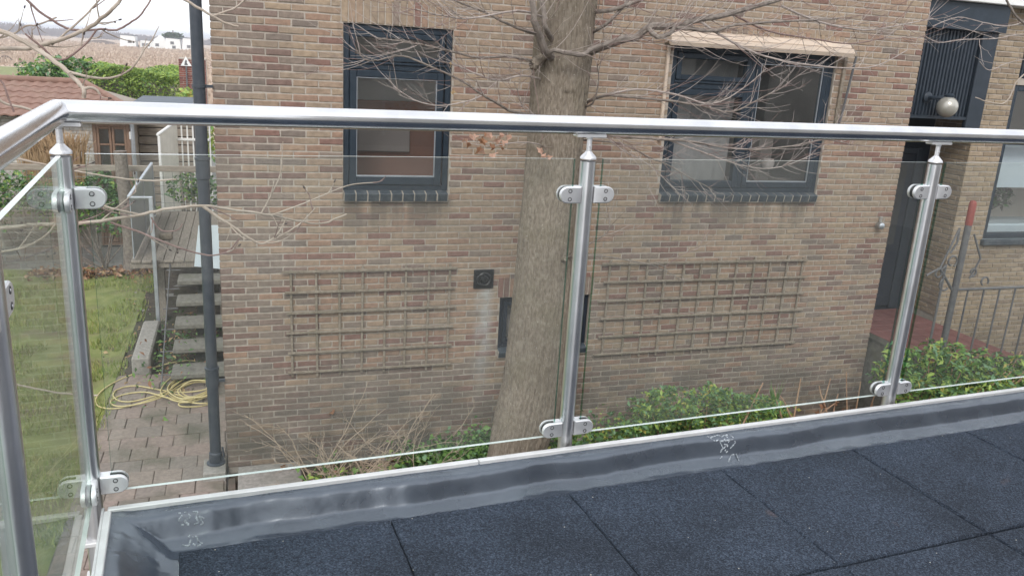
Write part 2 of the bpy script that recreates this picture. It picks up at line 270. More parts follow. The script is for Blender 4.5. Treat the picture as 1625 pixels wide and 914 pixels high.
# ------------------------------------------------------------------ mesh helpers
class MB:
    def __init__(s, M=None): s.v = []; s.f = []; s.m = []; s.M = M
    def add(s, V, F, mat=0):
        k = len(s.v); s.v += [tuple(p) for p in V]; s.f += [tuple(i+k for i in q) for q in F]
        s.m += ([mat]*len(F) if isinstance(mat, int) else list(mat))
    def box(s, a, b, mat=0, ch=0.0, R=None):
        """box from corner a to corner b; ch chamfers every edge ring seen from -Y, rotation R about its centre"""
        a, b = Vector(a), Vector(b); c = (a+b)/2; h = (b-a)/2
        if ch <= 0:
            V = [Vector((x, y, z)) for z in (-h.z, h.z) for y in (-h.y, h.y) for x in (-h.x, h.x)]
            F = [(0, 2, 3, 1), (4, 5, 7, 6), (0, 1, 5, 4), (2, 6, 7, 3), (0, 4, 6, 2), (1, 3, 7, 5)]
        else:
            V = []; F = []
            ch = min(ch, h.x*.9, h.y*.9, h.z*.9)
            ix = {}
            for sx in (-1, 1):
                for sy in (-1, 1):
                    for sz in (-1, 1):
                        for ax in range(3):
                            p = [sx*h.x, sy*h.y, sz*h.z]
                            for q in range(3):
                                if q != ax: p[q] -= (sx, sy, sz)[q]*ch
                            ix[(sx, sy, sz, ax)] = len(V); V.append(Vector(p))
            for ax in range(3):
                u, w = (ax+1) % 3, (ax+2) % 3
                for sg in (-1, 1):
                    q = []
                    for su, sw in ((-1, -1), (1, -1), (1, 1), (-1, 1)):
                        t = [0, 0, 0]; t[ax] = sg; t[u] = su; t[w] = sw; q.append(ix[(*t, ax)])
                    F.append(tuple(q if sg > 0 else q[::-1]))
                for su in (-1, 1):
                    for sw in (-1, 1):
                        t0 = [0, 0, 0]; t0[ax] = -1; t0[u] = su; t0[w] = sw; t1 = list(t0); t1[ax] = 1
                        q = [ix[(*t0, u)], ix[(*t1, u)], ix[(*t1, w)], ix[(*t0, w)]]
                        F.append(tuple(q if su*sw < 0 else q[::-1]))
            for sx in (-1, 1):
                for sy in (-1, 1):
                    for sz in (-1, 1):
                        q = [ix[(sx, sy, sz, k)] for k in range(3)]
                        F.append(tuple(q if sx*sy*sz > 0 else q[::-1]))
        if R is not None: V = [R @ p for p in V]
        s.add([c+p for p in V], F, mat)
    def tube(s, pts, rad, n=8, mat=0, cap=True, closed=False):
        pts = [Vector(p) for p in pts]; N = len(pts)
        if not hasattr(rad, '__len__'): rad = [rad]*N
        V = []; F = []; up = None
        for i, p in enumerate(pts):
            a = pts[(i-1) % N] if (i > 0 or closed) else p; b = pts[(i+1) % N] if (i < N-1 or closed) else p
            t = (b-a)
            if t.length < 1e-9: t = Vector((0, 0, 1))
            t.normalize()
            if up is None:
                up = Vector((0, 0, 1)) if abs(t.z) < 0.9 else Vector((0, 1, 0))
            sd_ = up.cross(t)
            if sd_.length < 1e-6: sd_ = Vector((1, 0, 0)).cross(t)
            sd_.normalize(); up = t.cross(sd_).normalized()
            for k in range(n):
                an = 2*PI*k/n; V.append(p + (sd_*math.cos(an)+up*math.sin(an))*rad[i])
        for i in range(N if closed else N-1):
            j = (i+1) % N
            for k in range(n):
                F.append((i*n+k, i*n+(k+1) % n, j*n+(k+1) % n, j*n+k))
        if cap and not closed: F.append(tuple(range(n))[::-1]); F.append(tuple((N-1)*n+k for k in range(n)))
        s.add(V, F, mat)
    def lathe(s, c, prof, n=24, axis='Z', mat=0):
        c = Vector(c); V = []; F = []
        for r, h in prof:
            for k in range(n):
                a = 2*PI*k/n; x, y = r*math.cos(a), r*math.sin(a)
                V.append(c + (Vector((x, y, h)) if axis == 'Z' else Vector((x, h, y)) if axis == 'Y' else Vector((h, x, y))))
        for i in range(len(prof)-1):
            for k in range(n):
                q = (i*n+k, i*n+(k+1) % n, (i+1)*n+(k+1) % n, (i+1)*n+k); F.append(q if axis != 'Y' else q[::-1])
        s.add(V, F, mat)
    def prism(s, poly, a, b, axis='Y', mat=0):
        """2-D outline extruded from a to b along an axis"""
        n = len(poly); V = []
        for t in (a, b):
            for (u, w) in poly: V.append((u, t, w) if axis == 'Y' else (t, u, w) if axis == 'X' else (u, w, t))
        F = [tuple(range(n)), tuple(range(2*n-1, n-1, -1))] + [(i, n+i, n+(i+1) % n, (i+1) % n) for i in range(n)]
        s.add(V, F, mat)
    def build(s, name, mats, parent=None, smooth=False, kind=None, label=None, fixn=True):
        me = bpy.data.meshes.new(name)
        V = s.v if s.M is None else [tuple(s.M @ Vector(p)) for p in s.v]
        off = woff(parent)
        me.from_pydata(V, [], s.f); 
        if not isinstance(mats, (list, tuple)): mats = [mats]
        for m in mats: me.materials.append(m)
        if len(mats) > 1: me.polygons.foreach_set('material_index', s.m)
        if fixn:
            import bmesh
            bm = bmesh.new(); bm.from_mesh(me); bmesh.ops.recalc_face_normals(bm, faces=bm.faces); bm.to_mesh(me); bm.free()
        if smooth:
            me.polygons.foreach_set('use_smooth', [True]*len(me.polygons))
            try: me.set_sharp_from_angle(angle=math.radians(40))
            except Exception: pass
        me.update()
        return link(name, me, parent, -off, kind, label)
OFF = {}
def woff(p): return OFF.get(p.name, Vector((0, 0, 0))) if p is not None else Vector((0, 0, 0))
def link(name, me, parent=None, loc=Vector((0, 0, 0)), kind=None, label=None):
    o = bpy.data.objects.new(name, me); C.objects.link(o); o.location = loc
    if parent is not None: o.parent = parent
    OFF[o.name] = woff(parent) + Vector(loc)
    if kind: o['kind'] = kind
    if label: o['label'] = label
    return o
def put(name, me, pos, parent): return link(name, me, parent, Vector(pos)-woff(parent))
def thing(name, label, cat, loc=(0, 0, 0), group=None):
    o = link(name, None, None, Vector(loc)); o['label'] = label; o['category'] = cat
    if group: o['group'] = group
    return o
def tag(o, label, cat, group=None):
    o['label'] = label; o['category'] = cat
    if group: o['group'] = group
    return o
def fast_mesh(name, V, F, mats, midx, parent=None, kind=None, smooth=False):
    """numpy quads or triangles, for foliage"""
    V = np.asarray(V, np.float32); F = np.asarray(F, np.int32); k = F.shape[1]
    me = bpy.data.meshes.new(name); me.vertices.add(len(V)); me.vertices.foreach_set('co', V.ravel())
    me.loops.add(F.size); me.loops.foreach_set('vertex_index', F.ravel())
    me.polygons.add(len(F)); me.polygons.foreach_set('loop_start', np.arange(0, F.size, k, dtype=np.int32)); me.polygons.foreach_set('loop_total', np.full(len(F), k, np.int32))
    for m in mats: me.materials.append(m)
    me.polygons.foreach_set('material_index', np.asarray(midx, np.int32)); me.update(calc_edges=True); me.validate()
    return link(name, me, parent, -woff(parent), kind)
def leaves(P, size, mats, w, aspect=0.45, upb=0.5, fold=0.25, parent=None, name='foliage', kind='stuff', size_var=0.35):
    """P (n,3) leaf positions -> folded diamond leaves, four triangles' worth of quads each"""
    n = len(P); P = np.asarray(P)
    N = rng.normal(size=(n, 3)); N[:, 2] = np.abs(N[:, 2])+upb; N /= np.linalg.norm(N, axis=1)[:, None]
    D = rng.normal(size=(n, 3)); D -= N*(D*N).sum(1)[:, None]; D /= np.linalg.norm(D, axis=1)[:, None]
    S = np.cross(N, D); L = size*(1+size_var*rng.normal(size=n)).clip(0.4, 1.9)[:, None]
    W = L*aspect
    a = P - D*L*0.5; b = P + D*L*0.5 - N*L*0.12; c = P + S*W*0.5 + N*W*fold; d = P - S*W*0.5 + N*W*fold
    m1 = P + D*L*0.05
    V = np.stack([a, c, b, d, m1], 1).reshape(-1, 3)
    i = np.arange(n)*5
    F = np.concatenate([np.stack([i, i+4, i+1], 1), np.stack([i+1, i+4, i+2], 1), np.stack([i+2, i+4, i+3], 1), np.stack([i+3, i+4, i], 1)])
    mi = rng.choice(len(mats), n, p=np.array(w)/sum(w)); mi = np.concatenate([mi]*4)
    return fast_mesh(name, V, F, mats, mi, parent, kind)
def blob(c, r, n, shell=0.55, lump=0.35):
    """points through a lumpy ellipsoid, denser near its outside"""
    d = rng.normal(size=(n, 3)); d /= np.linalg.norm(d, axis=1)[:, None]
    k = rng.random(n)**(1/3); k = shell + (1-shell)*k
    k *= 1 + lump*np.sin(d[:, 0]*7+c[0]*9)*np.cos(d[:, 1]*6+c[1]*5)*np.sin(d[:, 2]*5+1)
    return np.asarray(c) + d*k[:, None]*np.asarray(r)

# ------------------------------------------------------------------ brick walls laid brick by brick
COURSE, PITCH, BL, BHT = 0.062, 0.22, 0.2075, 0.0488
def brick_mesh(name, L, H, D, mat, seed):
    r = random.Random(seed); j = lambda k: r.uniform(-k, k)
    c = 0.004; V = []
    for (x, z) in ((0, 0), (L, 0), (L, H), (0, H)): V.append((x+j(.0016), D, z+j(.001)))
    for (x, z) in ((0, 0), (L/2, 0), (L, 0), (L, H), (L/2, H), (0, H)): V.append((x+j(.003), c, z+j(.0026)))
    for (x, z) in ((c, c), (L/2, c), (L-c, c), (L-c, H-c), (L/2, H-c), (c, H-c)): V.append((x+j(.003), j(.0016), z+j(.0028)))
    F = [(0, 1, 6, 5, 4), (1, 2, 7, 6), (2, 3, 9, 8, 7), (3, 0, 4, 9)]
    for k in range(6): F.append((4+k, 4+(k+1) % 6, 10+(k+1) % 6, 10+k))
    F += [(10, 11, 14, 15), (11, 12, 13, 14)]
    me = bpy.data.meshes.new(name); me.from_pydata(V, [], F); me.materials.append(mat); me.update(); return me
def runs(x0, x1, cuts):
    segs = [(x0, x1)]
    for a, b in cuts:
        out = []
        for s, e in segs:
            if b <= s or a >= e: out.append((s, e)); continue
            if a > s: out.append((s, a))
            if b < e: out.append((b, e))
        segs = out
    return segs
def lay(x0, x1, z0, z1, zoff, holes):
    """stretcher bond pieces (x, z, length) on a wall from x0 to x1"""
    out = []; r = math.ceil((z0-zoff)/COURSE)
    while zoff + (r+1)*COURSE <= z1 + 1e-6:
        z = zoff + r*COURSE; zc = z+COURSE/2
        cuts = [(a-0.004, b+0.004) for a, b, c, d in holes if c < zc < d]
        for s, e in runs(x0, x1, cuts):
            k = math.floor((s - x0)/PITCH) - 1; sh = 0.11 if r % 2 else 0.0
            while True:
                a = x0 + k*PITCH + sh; b = a + BL; k += 1
                if a > e: break
                a2, b2 = max(a, s), min(b, e)
                if b2-a2 > 0.03: out.append((a2, z+0.0055, b2-a2))
        r += 1
    return out
def place_bricks(pieces, frame, parent, mats, pick, top, cap=300):
    """frame(x, z) -> world point of the brick's lower front corner and its turn; the largest in view become parts, the rest one part"""
    sized = []
    for i, (x, z, L) in enumerate(pieces):
        p, rz = frame(x+L/2, z); u, v, d = proj(p)
        vis = -20 < u < 1645 and -20 < v < 934
        sized.append(((L*FOC/d if vis else 0), i))
    top_set = {i for s, i in sorted(sized, reverse=True)[:cap] if s > top}
    cache = {}; rest = MB()
    for i, (x, z, L) in enumerate(pieces):
        p, rz = frame(x, z); m = pick(x, z); q = round(L, 3); prow = random.uniform(-0.0025, 0.002)
        rot = Matrix.Rotation(rz, 3, 'Z'); p = p + rot @ Vector((0, prow, random.uniform(-.0012, .0012)))
        key = (q, m, random.randrange(6))
        if key not in cache: cache[key] = brick_mesh('brick', q, BHT, 0.03, mats[m], hash(key) % 9999)
        if i in top_set:
            o = put('brick', cache[key], p, parent); o.rotation_euler.z = rz
        else:
            me = cache[key]; rest.add([p + rot @ v.co for v in me.vertices], [tuple(f.vertices) for f in me.polygons], m)
    if rest.f: rest.build('brickwork', mats, parent, kind='stuff', fixn=False)

# ================================================================== SETTING
def sheet(name, x0, x1, y0, y1, z, m):
    b = MB(); b.add([(x0, y0, z), (x1, y0, z), (x1, y1, z), (x0, y1, z)], [(0, 1, 2, 3)]); return b.build(name, m, kind='structure', fixn=False)
sheet('ground', -2500, 2500, -500, 5000, -0.03, pm('gravel_ground', (0.2, 0.19, 0.175), (0.26, 0.25, 0.235), 5, 0.95, c3=(0.15, 0.15, 0.13), s3=.6))
def bumpy(name, x0, x1, y0, y1, nx, ny, z, amp, m, sc=1.3):
    V = []; F = []
    for j in range(ny+1):
        for i in range(nx+1):
            x = x0+(x1-x0)*i/nx; y = y0+(y1-y0)*j/ny; V.append((x, y, z+amp*mn.fractal(Vector((x*sc, y*sc, 3)), 1, 2, 4)))
    for j in range(ny):
        for i in range(nx):
            a = j*(nx+1)+i; F.append((a, a+1, a+nx+2, a+nx+1))
    b = MB(); b.add(V, F); return b.build(name, m, smooth=True, kind='structure', fixn=False)
bumpy('lawn', -9, -1.5, 4, 15.4, 60, 90, 0.02, 0.045, LAWN)
bumpy('soil_bed', -1.5, -.2, 9.9, 15.6, 14, 50, 0.0, 0.05, SOIL, 2.2)
bumpy('planting_bed', -0.2, 12, 3.5, 7.5, 60, 24, 0.0, 0.05, SOIL, 2.2)
sheet('field', -1500, 1500, 34, 2500, -0.01, FIELD)
sheet('meadow', -40, -16.8, 52, 96, -0.005, LAWN)

def grass():
    n = 34000
    X = rng.uniform(-4.5, -1.42, n); Y = rng.uniform(6.5, 15, n)
    keep = np.array([mn.noise(Vector((x*1.6, y*1.6, 0))) > -0.1 for x, y in zip(X, Y)])
    X, Y = X[keep], Y[keep]; n = len(X); h = rng.uniform(0.03, 0.085, n); a = rng.uniform(0, 2*PI, n); w = 0.006
    lean = rng.normal(0, 0.03, (n, 2)); B = np.stack([X, Y, np.full(n, 0.0)], 1)
    s = np.stack([np.cos(a)*w, np.sin(a)*w, np.zeros(n)], 1); T = B + np.stack([lean[:, 0], lean[:, 1], h+0.02], 1)
    V = np.stack([B-s, B+s, T], 1).reshape(-1, 3); F = np.arange(3*n).reshape(-1, 3)
    fast_mesh('grass', V, F, GRASS, rng.choice(3, n, p=[.5, .33, .17]), kind='stuff')
grass()
def reeds():
    n = 26000
    Y = 45 + 250*rng.random(n)**1.6; X = -Y*rng.uniform(0.03, 0.34, n) + rng.normal(0, 1, n)
    keep = (~((X < -16.5) & (Y < 97))); X, Y = X[keep], Y[keep]; n = len(X)
    h = rng.uniform(0.25, 0.75, n)*(0.7+0.5*np.sin(X*.21)*np.cos(Y*.17)); w = rng.uniform(0.05, 0.22, n)*(0.6+Y/180)
    B = np.stack([X, Y, np.full(n, -0.02)], 1); s = np.stack([w, np.zeros(n), np.zeros(n)], 1)
    T = B + np.stack([rng.normal(0, .15, n), rng.normal(0, .1, n), h], 1)
    V = np.stack([B-s, B+s, T+s*.35, T-s*.25], 1).reshape(-1, 3); F = np.arange(4*n).reshape(-1, 4)
    fast_mesh('reeds', V, F, REED, rng.choice(3, n, p=[.45, .33, .22]), kind='stuff')
reeds()
def far_wood():
    n = 26000
    X = rng.uniform(-250, 60, n); Y = rng.uniform(430, 500, n); H = np.where(X < -70, 4.6, 2.6)*(0.72+.3*np.sin(X*.13)*np.sin(X*.037+1)+.18*np.sin(X*.9))
    z = H*rng.random(n)**.7; h = rng.uniform(.5, 1.5, n); w = rng.uniform(.12, .4, n)
    B = np.stack([X, Y, z-.2], 1); s = np.stack([w, 0*w, 0*w], 1); T = B+np.stack([rng.normal(0, .4, n), 0*w, h], 1)
    V = np.stack([B-s, B+s, T+s*.2, T-s*.2], 1).reshape(-1, 3)
    fast_mesh('far_wood', V, np.arange(4*n).reshape(-1, 4), [WOOD_FAR], np.zeros(n), kind='stuff')
far_wood()

# paved path, laid stone by stone
path = link('path', None); path['kind'] = 'structure'
b = MB(); b.box((-1.5, 4.6, -0.06), (-0.225, 10.0, 0.012)); b.build('sand_joint', PAV[2], path)
PM_ = [[brick_mesh_ for brick_mesh_ in ()] for _ in PAV]
def paver_mesh(mat, w, d, sd_):
    q = MB(); q.box((0, 0, 0), (w, d, 0.05), 0, 0.007)
    r = random.Random(sd_); q.v = [(x+r.uniform(-.002, .002), y+r.uniform(-.002, .002), z+r.uniform(-.0015, .0015)) for x, y, z in q.v]
    me = bpy.data.meshes.new('paver'); me.from_pydata(q.v, [], q.f); me.materials.append(mat); me.update(); return me
pmesh = {}
j = 0; y = 4.65
while y < 9.95:
    x = -1.49 - (0.125 if j % 2 else 0)
    while x < -0.24:
        x0 = max(x, -1.49); x1 = min(x+0.2465, -0.232)
        if x1-x0 > 0.06:
            k = random.randrange(len(PAV)); key = (round(x1-x0, 3), k, random.randrange(2))
            if key not in pmesh: pmesh[key] = paver_mesh(PAV[k], key[0], 0.2465, hash(key) % 999)
            put('paver', pmesh[key], (x0, y, -0.022+random.uniform(-.006, .006)), path)
        x += 0.25
    y += 0.25; j += 1

# ================================================================== BRICK HOUSE
FY = 7.55; HX0, HX1 = -0.21, 7.14
ZOFF = 4.186 - 67*COURSE
W1 = (0.878, 1.86, 2.636, 4.186); W2 = (4.10, 6.04, 2.636, 4.186); W3 = (2.44, 3.43, 1.024, 1.644)
house = thing('brick_house', 'large tan brick house wall with blue-grey windows facing the balcony', 'house', (3.4, 11, 0))
def wallbox(b, x0, x1, z0, z1, holes, yf, yb):
    """front sheet with openings plus reveals"""
    xs = sorted({x0, x1, *[h[0] for h in holes], *[h[1] for h in holes]}); zs = sorted({z0, z1, *[h[2] for h in holes], *[h[3] for h in holes]})
    for i in range(len(xs)-1):
        for k in range(len(zs)-1):
            cx, cz = (xs[i]+xs[i+1])/2, (zs[k]+zs[k+1])/2
            if any(h[0] < cx < h[1] and h[2] < cz < h[3] for h in holes): continue
            b.add([(xs[i], yf, zs[k]), (xs[i+1], yf, zs[k]), (xs[i+1], yf, zs[k+1]), (xs[i], yf, zs[k+1])], [(0, 1, 2, 3)])
    for h in holes:
        x, X, z, Z = h
        b.add([(x, yf, z), (x, yb, z), (x, yb, Z), (x, yf, Z)], [(0, 1, 2, 3)]); b.add([(X, yf, z), (X, yb, z), (X, yb, Z), (X, yf, Z)], [(3, 2, 1, 0)])
        b.add([(x, yf, Z), (X, yf, Z), (X, yb, Z), (x, yb, Z)], [(3, 2, 1, 0)]); b.add([(x, yf, z), (X, yf, z), (X, yb, z), (x, yb, z)], [(0, 1, 2, 3)])
TOPZ = 5.6
b = MB(); wallbox(b, HX0+.006, HX1-.006, -0.1, TOPZ, [W1, W2, W3], FY+0.0055, FY+0.16)
b.add([(HX0+.006, FY+.008, -.1), (HX0+.006, 15.8, -.1), (HX0+.006, 15.8, TOPZ), (HX0+.006, FY+.008, TOPZ)], [(0, 3, 2, 1)])
b.add([(HX1-.006, FY+.008, -.1), (HX1-.006, 15.8, -.1), (HX1-.006, 15.8, TOPZ), (HX1-.006, FY+.008, TOPZ)], [(0, 1, 2, 3)])
b.add([(HX0+.006, 15.8, -.1), (HX1-.006, 15.8, -.1), (HX1-.006, 15.8, TOPZ), (HX0+.006, 15.8, TOPZ)], [(0, 3, 2, 1)])
b.build('wall', MORTAR, house, fixn=False)
b = MB(); b.box((HX0-.25, FY-.3, TOPZ), (HX1+.25, 16, TOPZ+.18)); b.build('roof', FELT, house)
sold = [(W1[0]-.02, W1[1]+.02, W1[3], W1[3]+.215), (W2[0]-.06, W2[1]+.06, W2[3]+0.0, W2[3]+.215), (W3[0]-.03, W3[1]+.03, W3[3], W3[3]+.215)]
pieces = lay(HX0, HX1, 0.0, 5.1, ZOFF, [W1, W2, W3] + sold)
# brick bodies need square corners at the left edge: pieces start at HX0
def pick_house(x, z):
    u = 0.5+0.5*mn.noise(Vector((x*.9, z*.9, 5)))
    if z > 2.2: w = [30, 22, 11, 22, 9, 2, 5, 1, 2]
    elif z > 1.0: w = [25, 14, 5, 22, 10, 4, 8, 2, 8]
    else: w = [13, 10, 2, 7, 3, 5, 28, 9, 18]  # greyer mix low down: damp base, and milky glass veil put into the colours
    if x < 0.35: w = [w[0]*.4, w[1]*.5, w[2]*.3, w[3]*.4, w[4]*.5, w[5]+5, w[6]+18, w[7]+14, w[8]+10]
    w[6] += 10*max(0, u-.55)
    return random.choices(range(9), w)[0]
place_bricks(pieces, lambda x, z: (Vector((x, FY, z)), 0), house, BR, pick_house, 20)
# upright bricks over the openings
smesh = {}
for (a, bb, z0, z1) in sold:
    n = round((bb-a)/0.0622); p = (bb-a)/n
    for k in range(n):
        m = random.choices([0, 1, 2, 3, 4, 6], [30, 30, 12, 14, 8, 6])[0] if z0 > 2 else random.choices([0, 3, 4, 6, 5], [20, 18, 16, 26, 10])[0]
        key = (round(p, 4), m, random.randrange(2))
        if key not in smesh:
            q = MB(); q.box((0, 0, 0), (p-.010, .03, .206), 0, .004); r = random.Random(hash(key) % 99)
            q.v = [(x+r.uniform(-.0014, .0014), y_, z+r.uniform(-.002, .002)) for x, y_, z in q.v]
            me = bpy.data.meshes.new('soldier_brick'); me.from_pydata(q.v, [], q.f); me.materials.append(BR[m]); me.update(); smesh[key] = me
        put('soldier_brick', smesh[key], (a+k*p+.005, FY+random.uniform(-.003, .002), z0+.005), house)

def ring(b, x0, x1, z0, z1, t, y0, y1, tb=None, ch=0.006):
    tb = tb or t
    b.box((x0, y0, z0), (x0+t, y1, z1), 0, ch); b.box((x1-t, y0, z0), (x1, y1, z1), 0, ch)
    b.box((x0+t, y0+.0015, z0), (x1-t, y1, z0+tb), 0, ch); b.box((x0+t, y0+.0015, z1-t), (x1-t, y1, z1), 0, ch)
def sill_bricks(win, x0, x1, z, h=.085, pitch=.108, out=.045):
    n = round((x1-x0)/pitch); p = (x1-x0)/n; R = Matrix.Rotation(math.radians(14), 3, 'X')
    for k in range(n):
        q = MB(); q.box((x0+k*p+.004, FY-out+random.uniform(-.003, .003), z+.006), (x0+(k+1)*p-.004, FY+.09, z+h), 0, .006, R)
        q.build('sill_brick', SILL, win)
    q = MB(); q.box((x0, FY-out+.006, z), (x1, FY+.09, z+h-.004), 0, 0, R); q.build('sill_joint', MORTAR, win)
def pane(win, x0, x1, z0, z1, y, name='pane'):
    q = MB(); q.box((x0-.01, y, z0-.01), (x1+.01, y+.012, z1+.01)); q.build(name, WGLASS, win)
# --- left window
win = link('window', None, house, -woff(house)); OFF[win.name] = Vector((0, 0, 0))
x0, x1, z0, z1 = W1; zs = z0+.085; yf = FY+.028
q = MB(); ring(q, x0+.001, x1-.001, zs, z1-.003, .055, yf, FY+.12, .05); q.box((x0+.056, yf+.003, 3.80), (x1-.056, FY+.115, 3.875), 0, .006); q.build('frame', FRAME, win)
q = MB(); q.box((x0+.05, yf-.014, 3.852), (x1-.05, yf+.002, 3.872), 0, .004); q.build('drip_bar', FRAME, win)
q = MB(); ring(q, x0+.058, x1-.07, zs+.053, 3.797, .062, yf-.012, FY+.09, .075); q.build('sash', FRAME, win)
q = MB(); ring(q, x0+.058, x1-.07, 3.878, z1-.06, .05, yf-.012, FY+.09, .05); q.build('top_sash', FRAME, win)
q = MB(); ring(q, x0+.119, x1-.131, zs+.127, 3.736, .008, yf-.004, FY+.05, .012, .002); q.build('glazing_bead', GALV, win)
pane(win, x0+.12, x1-.132, zs+.128, 3.735, FY+.05); pane(win, x0+.108, x1-.12, 3.928, z1-.11, FY+.05)
sill_bricks(win, x0+.003, x1-.003, z0)
# --- right window
win = link('window', None, house, -woff(house)); OFF[win.name] = Vector((0, 0, 0))
x0, x1, z0, z1 = W2; zs = z0+.085; xm = at(1192, 160, FY).x
q = MB(); ring(q, x0+.001, x1-.001, zs, z1-.003, .06, yf, FY+.12, .05); q.box((xm-.03, yf+.002, zs+.05), (xm+.03, FY+.118, z1-.063), 0, .006); q.box((x0+.061, yf+.003, 3.775), (xm-.03, FY+.115, 3.855), 0, .006); q.build('frame', FRAME, win)
q = MB(); q.box((x0+.05, yf-.014, 3.832), (xm-.02, yf+.002, 3.852), 0, .004); q.build('drip_bar', FRAME, win)
q = MB(); ring(q, x0+.062, xm-.032, zs+.053, 3.772, .062, yf-.012, FY+.09, .07); q.build('sash', FRAME, win)
q = MB(); ring(q, x0+.062, xm-.032, 3.858, z1-.065, .055, yf-.012, FY+.09, .05); q.build('top_sash', FRAME, win)
q = MB(); ring(q, xm+.032, x1-.062, zs+.053, z1-.065, .06, yf-.004, FY+.09, .06); q.build('fixed_sash', FRAME, win)
q = MB(); ring(q, xm+.093, x1-.123, zs+.114, z1-.126, .008, yf+.004, FY+.05, .012, .002); q.build('glazing_bead', GALV, win)
pane(win, x0+.125, xm-.095, zs+.124, 3.71, FY+.05); pane(win, x0+.118, xm-.088, 3.91, z1-.12, FY+.05); pane(win, xm+.093, x1-.123, zs+.114, z1-.126, FY+.052)
sill_bricks(win, x0+.003, x1-.003, z0)
# --- small basement window
win = link('window', None, house, -woff(house)); OFF[win.name] = Vector((0, 0, 0))
x0, x1, z0, z1 = W3
q = MB(); ring(q, x0+.001, x1-.001, z0+.07, z1-.003, .05, yf+.02, FY+.13); q.box((x0+.46, yf+.023, z0+.12), (x0+.52, FY+.128, z1-.053), 0, .006); q.build('frame', DOORP, win)
q = MB(); ring(q, x0+.053, x0+.458, z0+.122, z1-.055, .045, yf+.01, FY+.1); q.build('sash', DOORP, win)
q = MB(); ring(q, x0+.522, x1-.053, z0+.122, z1-.055, .045, yf+.01, FY+.1); q.build('sash', DOORP, win)
pane(win, x0+.1, x0+.41, z0+.17, z1-.1, FY+.06); pane(win, x0+.57, x1-.1, z0+.17, z1-.1, FY+.06)
sill_bricks(win, x0+.003, x1-.003, z0-.01, .075, .2, .035)
# rooms behind the glass
def room(x0, x1, z0, z1, d, name, wm=None):
    q = MB(); y0, y1 = FY+.165, FY+d
    V = [(x0, y0, z0), (x1, y0, z0), (x1, y1, z0), (x0, y1, z0), (x0, y0, z1), (x1, y0, z1), (x1, y1, z1), (x0, y1, z1)]
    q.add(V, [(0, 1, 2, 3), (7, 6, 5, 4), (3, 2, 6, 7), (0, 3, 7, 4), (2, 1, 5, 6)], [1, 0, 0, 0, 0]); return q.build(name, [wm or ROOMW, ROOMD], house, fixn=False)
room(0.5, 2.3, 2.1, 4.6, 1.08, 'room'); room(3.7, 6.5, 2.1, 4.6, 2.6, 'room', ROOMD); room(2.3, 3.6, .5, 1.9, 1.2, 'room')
room_bits = MB()
q = MB(); q.box((0.62, FY+.95, 2.12), (2.2, FY+1.0, 3.48), 0, .01); q.build('cupboard', ROOMR, house)
q = MB(); q.box((0.66, FY+.90, 2.97), (1.66, FY+.93, 3.23), 0, .01); q.build('pale_rectangle', ROOMP, house)  # flat pale rectangle behind the left window pane
q = MB()
q.add([(3.9+k*.03, FY+.34+.012*math.sin(k*1.1)+.01*math.sin(k*.37), z) for z in (2.3, 4.45) for k in range(40)], [(k, k+1, 41+k, 40+k) for k in range(39)])
q.build('net_curtain', CURTAIN, house, smooth=True)
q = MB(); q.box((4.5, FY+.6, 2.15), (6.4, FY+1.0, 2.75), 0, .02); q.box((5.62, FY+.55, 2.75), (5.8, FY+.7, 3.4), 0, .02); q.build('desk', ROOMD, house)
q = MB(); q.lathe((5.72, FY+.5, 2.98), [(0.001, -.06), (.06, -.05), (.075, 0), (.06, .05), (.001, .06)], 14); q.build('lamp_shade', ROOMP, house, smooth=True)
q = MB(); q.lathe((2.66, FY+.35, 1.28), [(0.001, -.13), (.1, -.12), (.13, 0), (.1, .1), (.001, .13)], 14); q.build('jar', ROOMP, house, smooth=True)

# ================================================================== ON THE FACADE
def slats(name, label, xs, zs, ext, x0, x1, z0, z1, group):
    t = thing(name, label, 'trellis', ((x0+x1)/2, FY, z0), group)
    for x in xs:
        a = x+random.uniform(-.012, .012); q = MB(); q.box((a-.0105, FY-.026, z0-.03+random.uniform(-.02, .02)), (a+.0105, FY-.008, z1+random.uniform(0, .05)), 0, .002, Matrix.Rotation(random.uniform(-.008, .008), 3, 'Y')); q.build('upright_slat', SLAT, t)
    for z in zs:
        q = MB(); e0, e1 = x0-ext+random.uniform(-.03, .02), x1+ext*.5+random.uniform(-.03, .03)
        q.box((e0, FY-.045, z-.011), (e1, FY-.0275, z+.011), 0, .002, Matrix.Rotation(random.uniform(-.005, .005), 3, 'Y')); q.build('cross_slat', SLAT, t)
    return t
slats('trellis', 'weathered wooden trellis left of the tree, eight uprights wide', np.linspace(.405, 1.915, 8), np.linspace(.985, 1.975, 6), .05, .40, 1.93, .97, 1.98, 'wooden trellises on the brick wall')
slats('trellis', 'longer weathered wooden trellis right of the tree under the wide window', np.linspace(3.62, 6.0, 12), np.linspace(.985, 1.975, 6), .07, 3.6, 6.04, .97, 1.98, 'wooden trellises on the brick wall')
t = thing('vent_cover', 'square black vent cover on the bricks left of the tree trunk', 'vent', (2.253, FY, 1.75))
q = MB(); q.box((2.15, FY-.02, 1.752), (2.356, FY-.001, 1.946), 0, .006); q.build('plate', BLACKP, t)
q = MB(); q.lathe((2.256, FY-.02, 1.85), [(.074, 0), (.074, -.012), (.062, -.02), (.05, -.012), (.045, -.012), (.03, -.03), (.001, -.033)], 24, 'Y'); q.build('cowl', BLACKP, t, smooth=True)
q = MB(); q.tube([(2.22+.05*math.cos(a), FY-.045, 1.85+.05*math.sin(a)) for a in np.linspace(.6, 4.6, 9)], .007, 5); q.build('flap', BLACKP, t)
